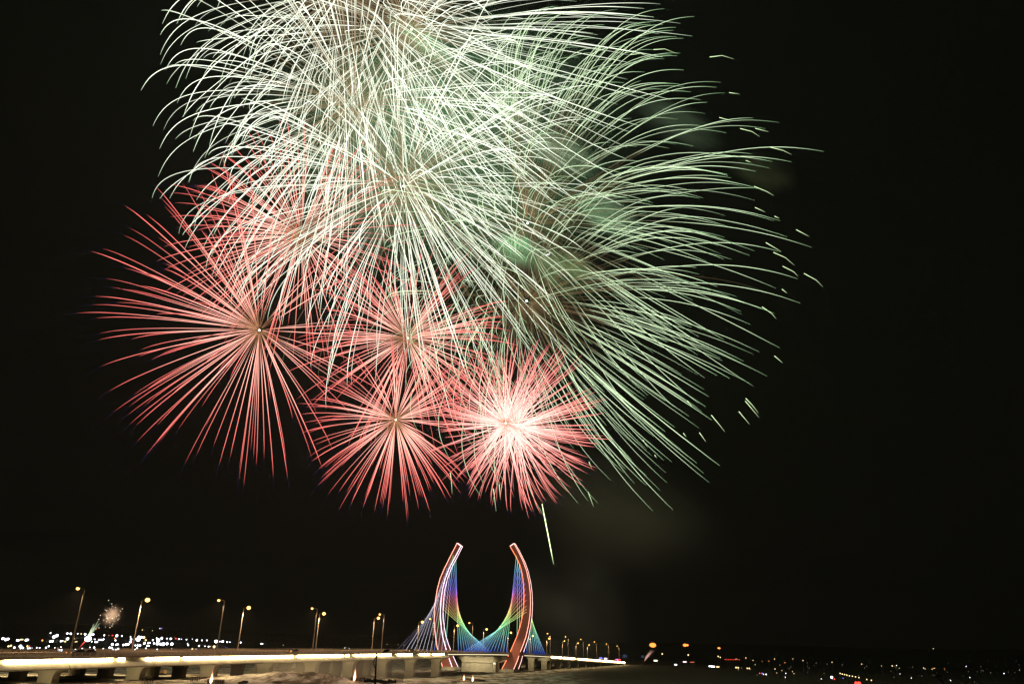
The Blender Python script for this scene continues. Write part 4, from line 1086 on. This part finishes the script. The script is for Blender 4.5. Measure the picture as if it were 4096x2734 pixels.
# other launch racks and steel frames lying about
def crate_row(x0, x1, y, h, lab):
    P, Q = ground_at(x0, y), ground_at(x1, y)
    d = (Q - P); root = empty("launch_rack", P); tag(root, lab, "launch rack")
    a = MB(); n = max(3, int(d.length / 1.1))
    for i in range(n):
        c = P + d * ((i + .5) / n); c.z = ground_z(c.x, c.y); hh = h * (0.75 + .4 * ((i * 37) % 10) / 10)
        a.box(c + Vector((0, 0, hh / 2)), d / n * .46, Vector((0, .5, 0)), Vector((0, 0, hh / 2)))
    a.build("launch_tube", M['black_metal'], root)
crate_row(1455, 1585, 2731, 1.0, "long dark row of launch tubes right of the dark foreground lamp")
crate_row(1888, 1912, 2722, .9, "short dark row of launch tubes right of the paired flames")
crate_row(1915, 1940, 2724, .8, "low dark crates at the right end of the paired flames")
crate_row(955, 990, 2733, .7, "low dark crates at the bottom edge between the left flame and the mound")
def frame(x, y, w, h, lab):
    P = ground_at(x, y); q = pxsize(P); a = MB(); W_, H_ = w * q, h * q
    for i in range(4):
        for d in (0, 1.2): a.tube([P + Vector((W_ * i / 3, d, -.2)), P + Vector((W_ * i / 3 + .05, d, H_ * (1 - .12 * (i % 2))))], .055, 5)
    for z in (.45, .95):
        for d in (0, 1.2): a.tube([P + Vector((-.1, d, H_ * z * .9)), P + Vector((W_ + .1, d, H_ * z * .9))], .05, 5)
    for i in (0, 3): a.tube([P + Vector((W_ * i / 3, 0, H_ * .85)), P + Vector((W_ * i / 3, 1.2, H_ * .85))], .05, 5)
    o = a.build("steel_frame", M['rusty'], origin=P); tag(o, lab, "steel frame")
frame(568, 2731, 32, 24, "rusty steel frame in front of the second near pier from the left")
frame(760, 2726, 28, 20, "rusty steel frame in shadow left of the tall launch flame")
frame(1090, 2733, 30, 9, "low rusty frame before the snowy mound")
frame(1589, 2728, 20, 17, "rusty steel frame on the snow right of the dark lamp")
frame(1806, 2733, 18, 9, "low rusty frame at the bottom edge left of the paired flames")
frame(2024, 2725, 12, 10, "small rusty frame on the ice below the near pylon footing")
# ice fringe of the river bank seen under the left spans
# machine parked below the viaduct
def machine(x, y, w, h, lab):
    P = ground_at(x, y); q = pxsize(P); W_, H_ = w * q, h * q
    root = empty("truck", P); tag(root, lab, "truck")
    a = MB(); a.prism([[P + Vector((X, d, Z)) for X, Z in ((-W_ / 2, .5), (-W_ / 2, H_ * .75), (W_ * .1, H_ * .75), (W_ * .1, H_), (W_ * .45, H_), (W_ * .5, H_ * .55), (W_ * .5, .5))] for d in (-1.1, 1.1)]); a.build("body", surf("dull_orange_paint", (.20, .10, .03), (.12, .06, .03), .8, .6), root)
    a = MB(); a.box(P + Vector((W_ * .3, -1.12, H_ * .8)), (W_ * .12, 0, 0), (0, .03, 0), (0, 0, H_ * .12)); a.build("window", M['glass'], root)
    for s in (-.32, .02, .36):
        for d in (-1, 1):
            a = MB(); c = P + Vector((W_ * s, d * 1.0, .45)); a.tube([c - Vector((0, .15, 0)), c + Vector((0, .15, 0))], .5, 12); a.build("wheel", M['tyre'], root)
machine(648, 2700, 22, 20, "dull orange truck parked in the shadow under the left spans")
machine(420, 2692, 20, 16, "dark truck on the snow seen between the leftmost piers")

HAZE = .00006
# ------------------------------------------------------------------ drifting smoke, lit by the bursts
def smoke(label, x, y, Y, rx, ry, rz, roll, dens, tint, nscale, lo, hi, stretch=(1, 1, 1), seed=0.0):
    P = at_y(x, y, Y)
    mb = MB(); mb.ball((0, 0, 0), 1, n=24, k=14)
    m, nt, out = nodes("smoke_cloud")
    tc = nt.nodes.new("ShaderNodeTexCoord")
    ln = nt.nodes.new("ShaderNodeVectorMath"); ln.operation = 'LENGTH'
    nt.links.new(tc.outputs["Object"], ln.inputs[0])
    fall = nt.nodes.new("ShaderNodeMapRange"); fall.interpolation_type = 'SMOOTHSTEP'
    fall.inputs[1].default_value, fall.inputs[2].default_value = 1.0, .25
    nt.links.new(ln.outputs["Value"], fall.inputs[0])
    mp = nt.nodes.new("ShaderNodeMapping"); mp.inputs["Scale"].default_value = stretch; mp.inputs["Location"].default_value = (seed, seed * 2, 0)
    nt.links.new(tc.outputs["Object"], mp.inputs[0])
    nz = nt.nodes.new("ShaderNodeTexNoise"); nz.inputs["Scale"].default_value = nscale; nz.inputs["Detail"].default_value = 3
    nz.inputs["Distortion"].default_value = .4
    nt.links.new(mp.outputs[0], nz.inputs["Vector"])
    th = nt.nodes.new("ShaderNodeMapRange"); th.interpolation_type = 'SMOOTHSTEP'
    th.inputs[1].default_value, th.inputs[2].default_value = lo, hi
    nt.links.new(nz.outputs["Fac"], th.inputs[0])
    a = nt.nodes.new("ShaderNodeMath"); a.operation = 'MULTIPLY'
    nt.links.new(fall.outputs[0], a.inputs[0]); nt.links.new(th.outputs[0], a.inputs[1])
    b = nt.nodes.new("ShaderNodeMath"); b.operation = 'MULTIPLY'; b.inputs[1].default_value = dens
    nt.links.new(a.outputs[0], b.inputs[0])
    v = nt.nodes.new("ShaderNodeVolumePrincipled"); v.inputs["Color"].default_value = (*tint, 1); v.inputs["Anisotropy"].default_value = 0.0
    nt.links.new(b.outputs[0], v.inputs["Density"]); nt.links.new(v.outputs[0], out.inputs["Volume"])
    o = mb.build("smoke", m)
    o.location = P; o.scale = (rx, ry, rz); o.rotation_euler = (0, math.radians(roll), 0)
    tag(o, label, "smoke", kind="stuff")
    return o
smoke("bright green streak of smoke right of the top white hearts", 1690, 165, 354, 36, 12, 8, 38, .10, (.9, .95, .9), 1.6, .30, .70, (.6, 1, 2.2), 3.3)
smoke("green lit smoke patch in the middle of the crossing white trails", 2060, 430, 362, 22, 12, 9, 35, .16, (.9, .95, .9), 1.5, .30, .70, (.7, 1, 2.0), 1.1)
smoke("largest green smoke patch right of the middle white burst", 2230, 600, 366, 34, 14, 12, 30, .18, (.9, .95, .9), 1.5, .30, .70, (.7, 1, 2.0), 6.1)
smoke("pale green smoke patch above the brown burst heart", 2070, 1005, 360, 22, 12, 11, 20, .035, (.92, .95, .88), 1.4, .30, .70, (.8, 1, 1.4), 7.7)
smoke("green smoke patch among the right hand trails", 2430, 860, 368, 26, 14, 12, 35, .13, (.9, .95, .9), 1.5, .30, .70, (.7, 1, 1.8), 2.9)
smoke("faint green smoke at the upper right edge of the trails", 2720, 500, 385, 36, 14, 15, 30, .09, (.9, .95, .9), 1.4, .30, .72, (.7, 1, 1.6), 4.9)
smoke("faint olive smoke beyond the ends of the right trails", 3050, 690, 390, 26, 12, 15, 20, .035, (.95, .9, .6), 1.3, .28, .72, (.8, 1, 1.2), 9.3)
smoke("brownish smoke below the moon", 2270, 1090, 360, 24, 12, 15, 30, .045, (.95, .75, .6), 1.4, .30, .72, (.8, 1, 1.4), 5.7)
smoke("thin smoke veil tinted with green burst light behind the white bursts", 1800, 520, 400, 150, 40, 120, 0, .022, (.7, .95, .75), 1.0, .10, .8, (1, 1, 1), 1.7)  # green of the burst light is put into this smoke's colour
smoke("thin brownish smoke drifting at right above the bridge pylons", 2480, 2060, 380, 62, 40, 36, 20, .0055, (.95, .85, .72), 1.0, .15, .85, (.8, 1, 1.1), 5.1)
smoke("grey smoke rising behind the near pylon", 2280, 2440, 430, 42, 22, 42, 20, .016, (.9, .88, .85), 1.7, .3, .75, (.8, 1, 1), 8.2)
smoke("low pinkish smoke over the snow in front of the piers", 1380, 2690, 262, 50, 14, 8, -3, .05, (.95, .88, .82), 1.5, .25, .75, (1, 1, 1), 2.2)
smoke("low reddish smoke near the tall flame at left", 930, 2690, 205, 16, 8, 5, 0, .02, (.95, .8, .75), 1.5, .25, .75, (1, 1, 1), 4.4)

# ------------------------------------------------------------------ winter night haze
hz = MB(); hz.box((0, 3400, 297), (5400, 0, 0), (0, 3700, 0), (0, 0, 300))
m, nt, out = nodes("night_haze")
v = nt.nodes.new("ShaderNodeVolumePrincipled"); v.inputs["Color"].default_value = (.92, .92, .9, 1); v.inputs["Density"].default_value = HAZE
nt.links.new(v.outputs[0], out.inputs["Volume"])
ho = hz.build("haze", m); tag(ho, "thin winter night haze over the whole river plain", "haze", kind="stuff")
#--MORE--
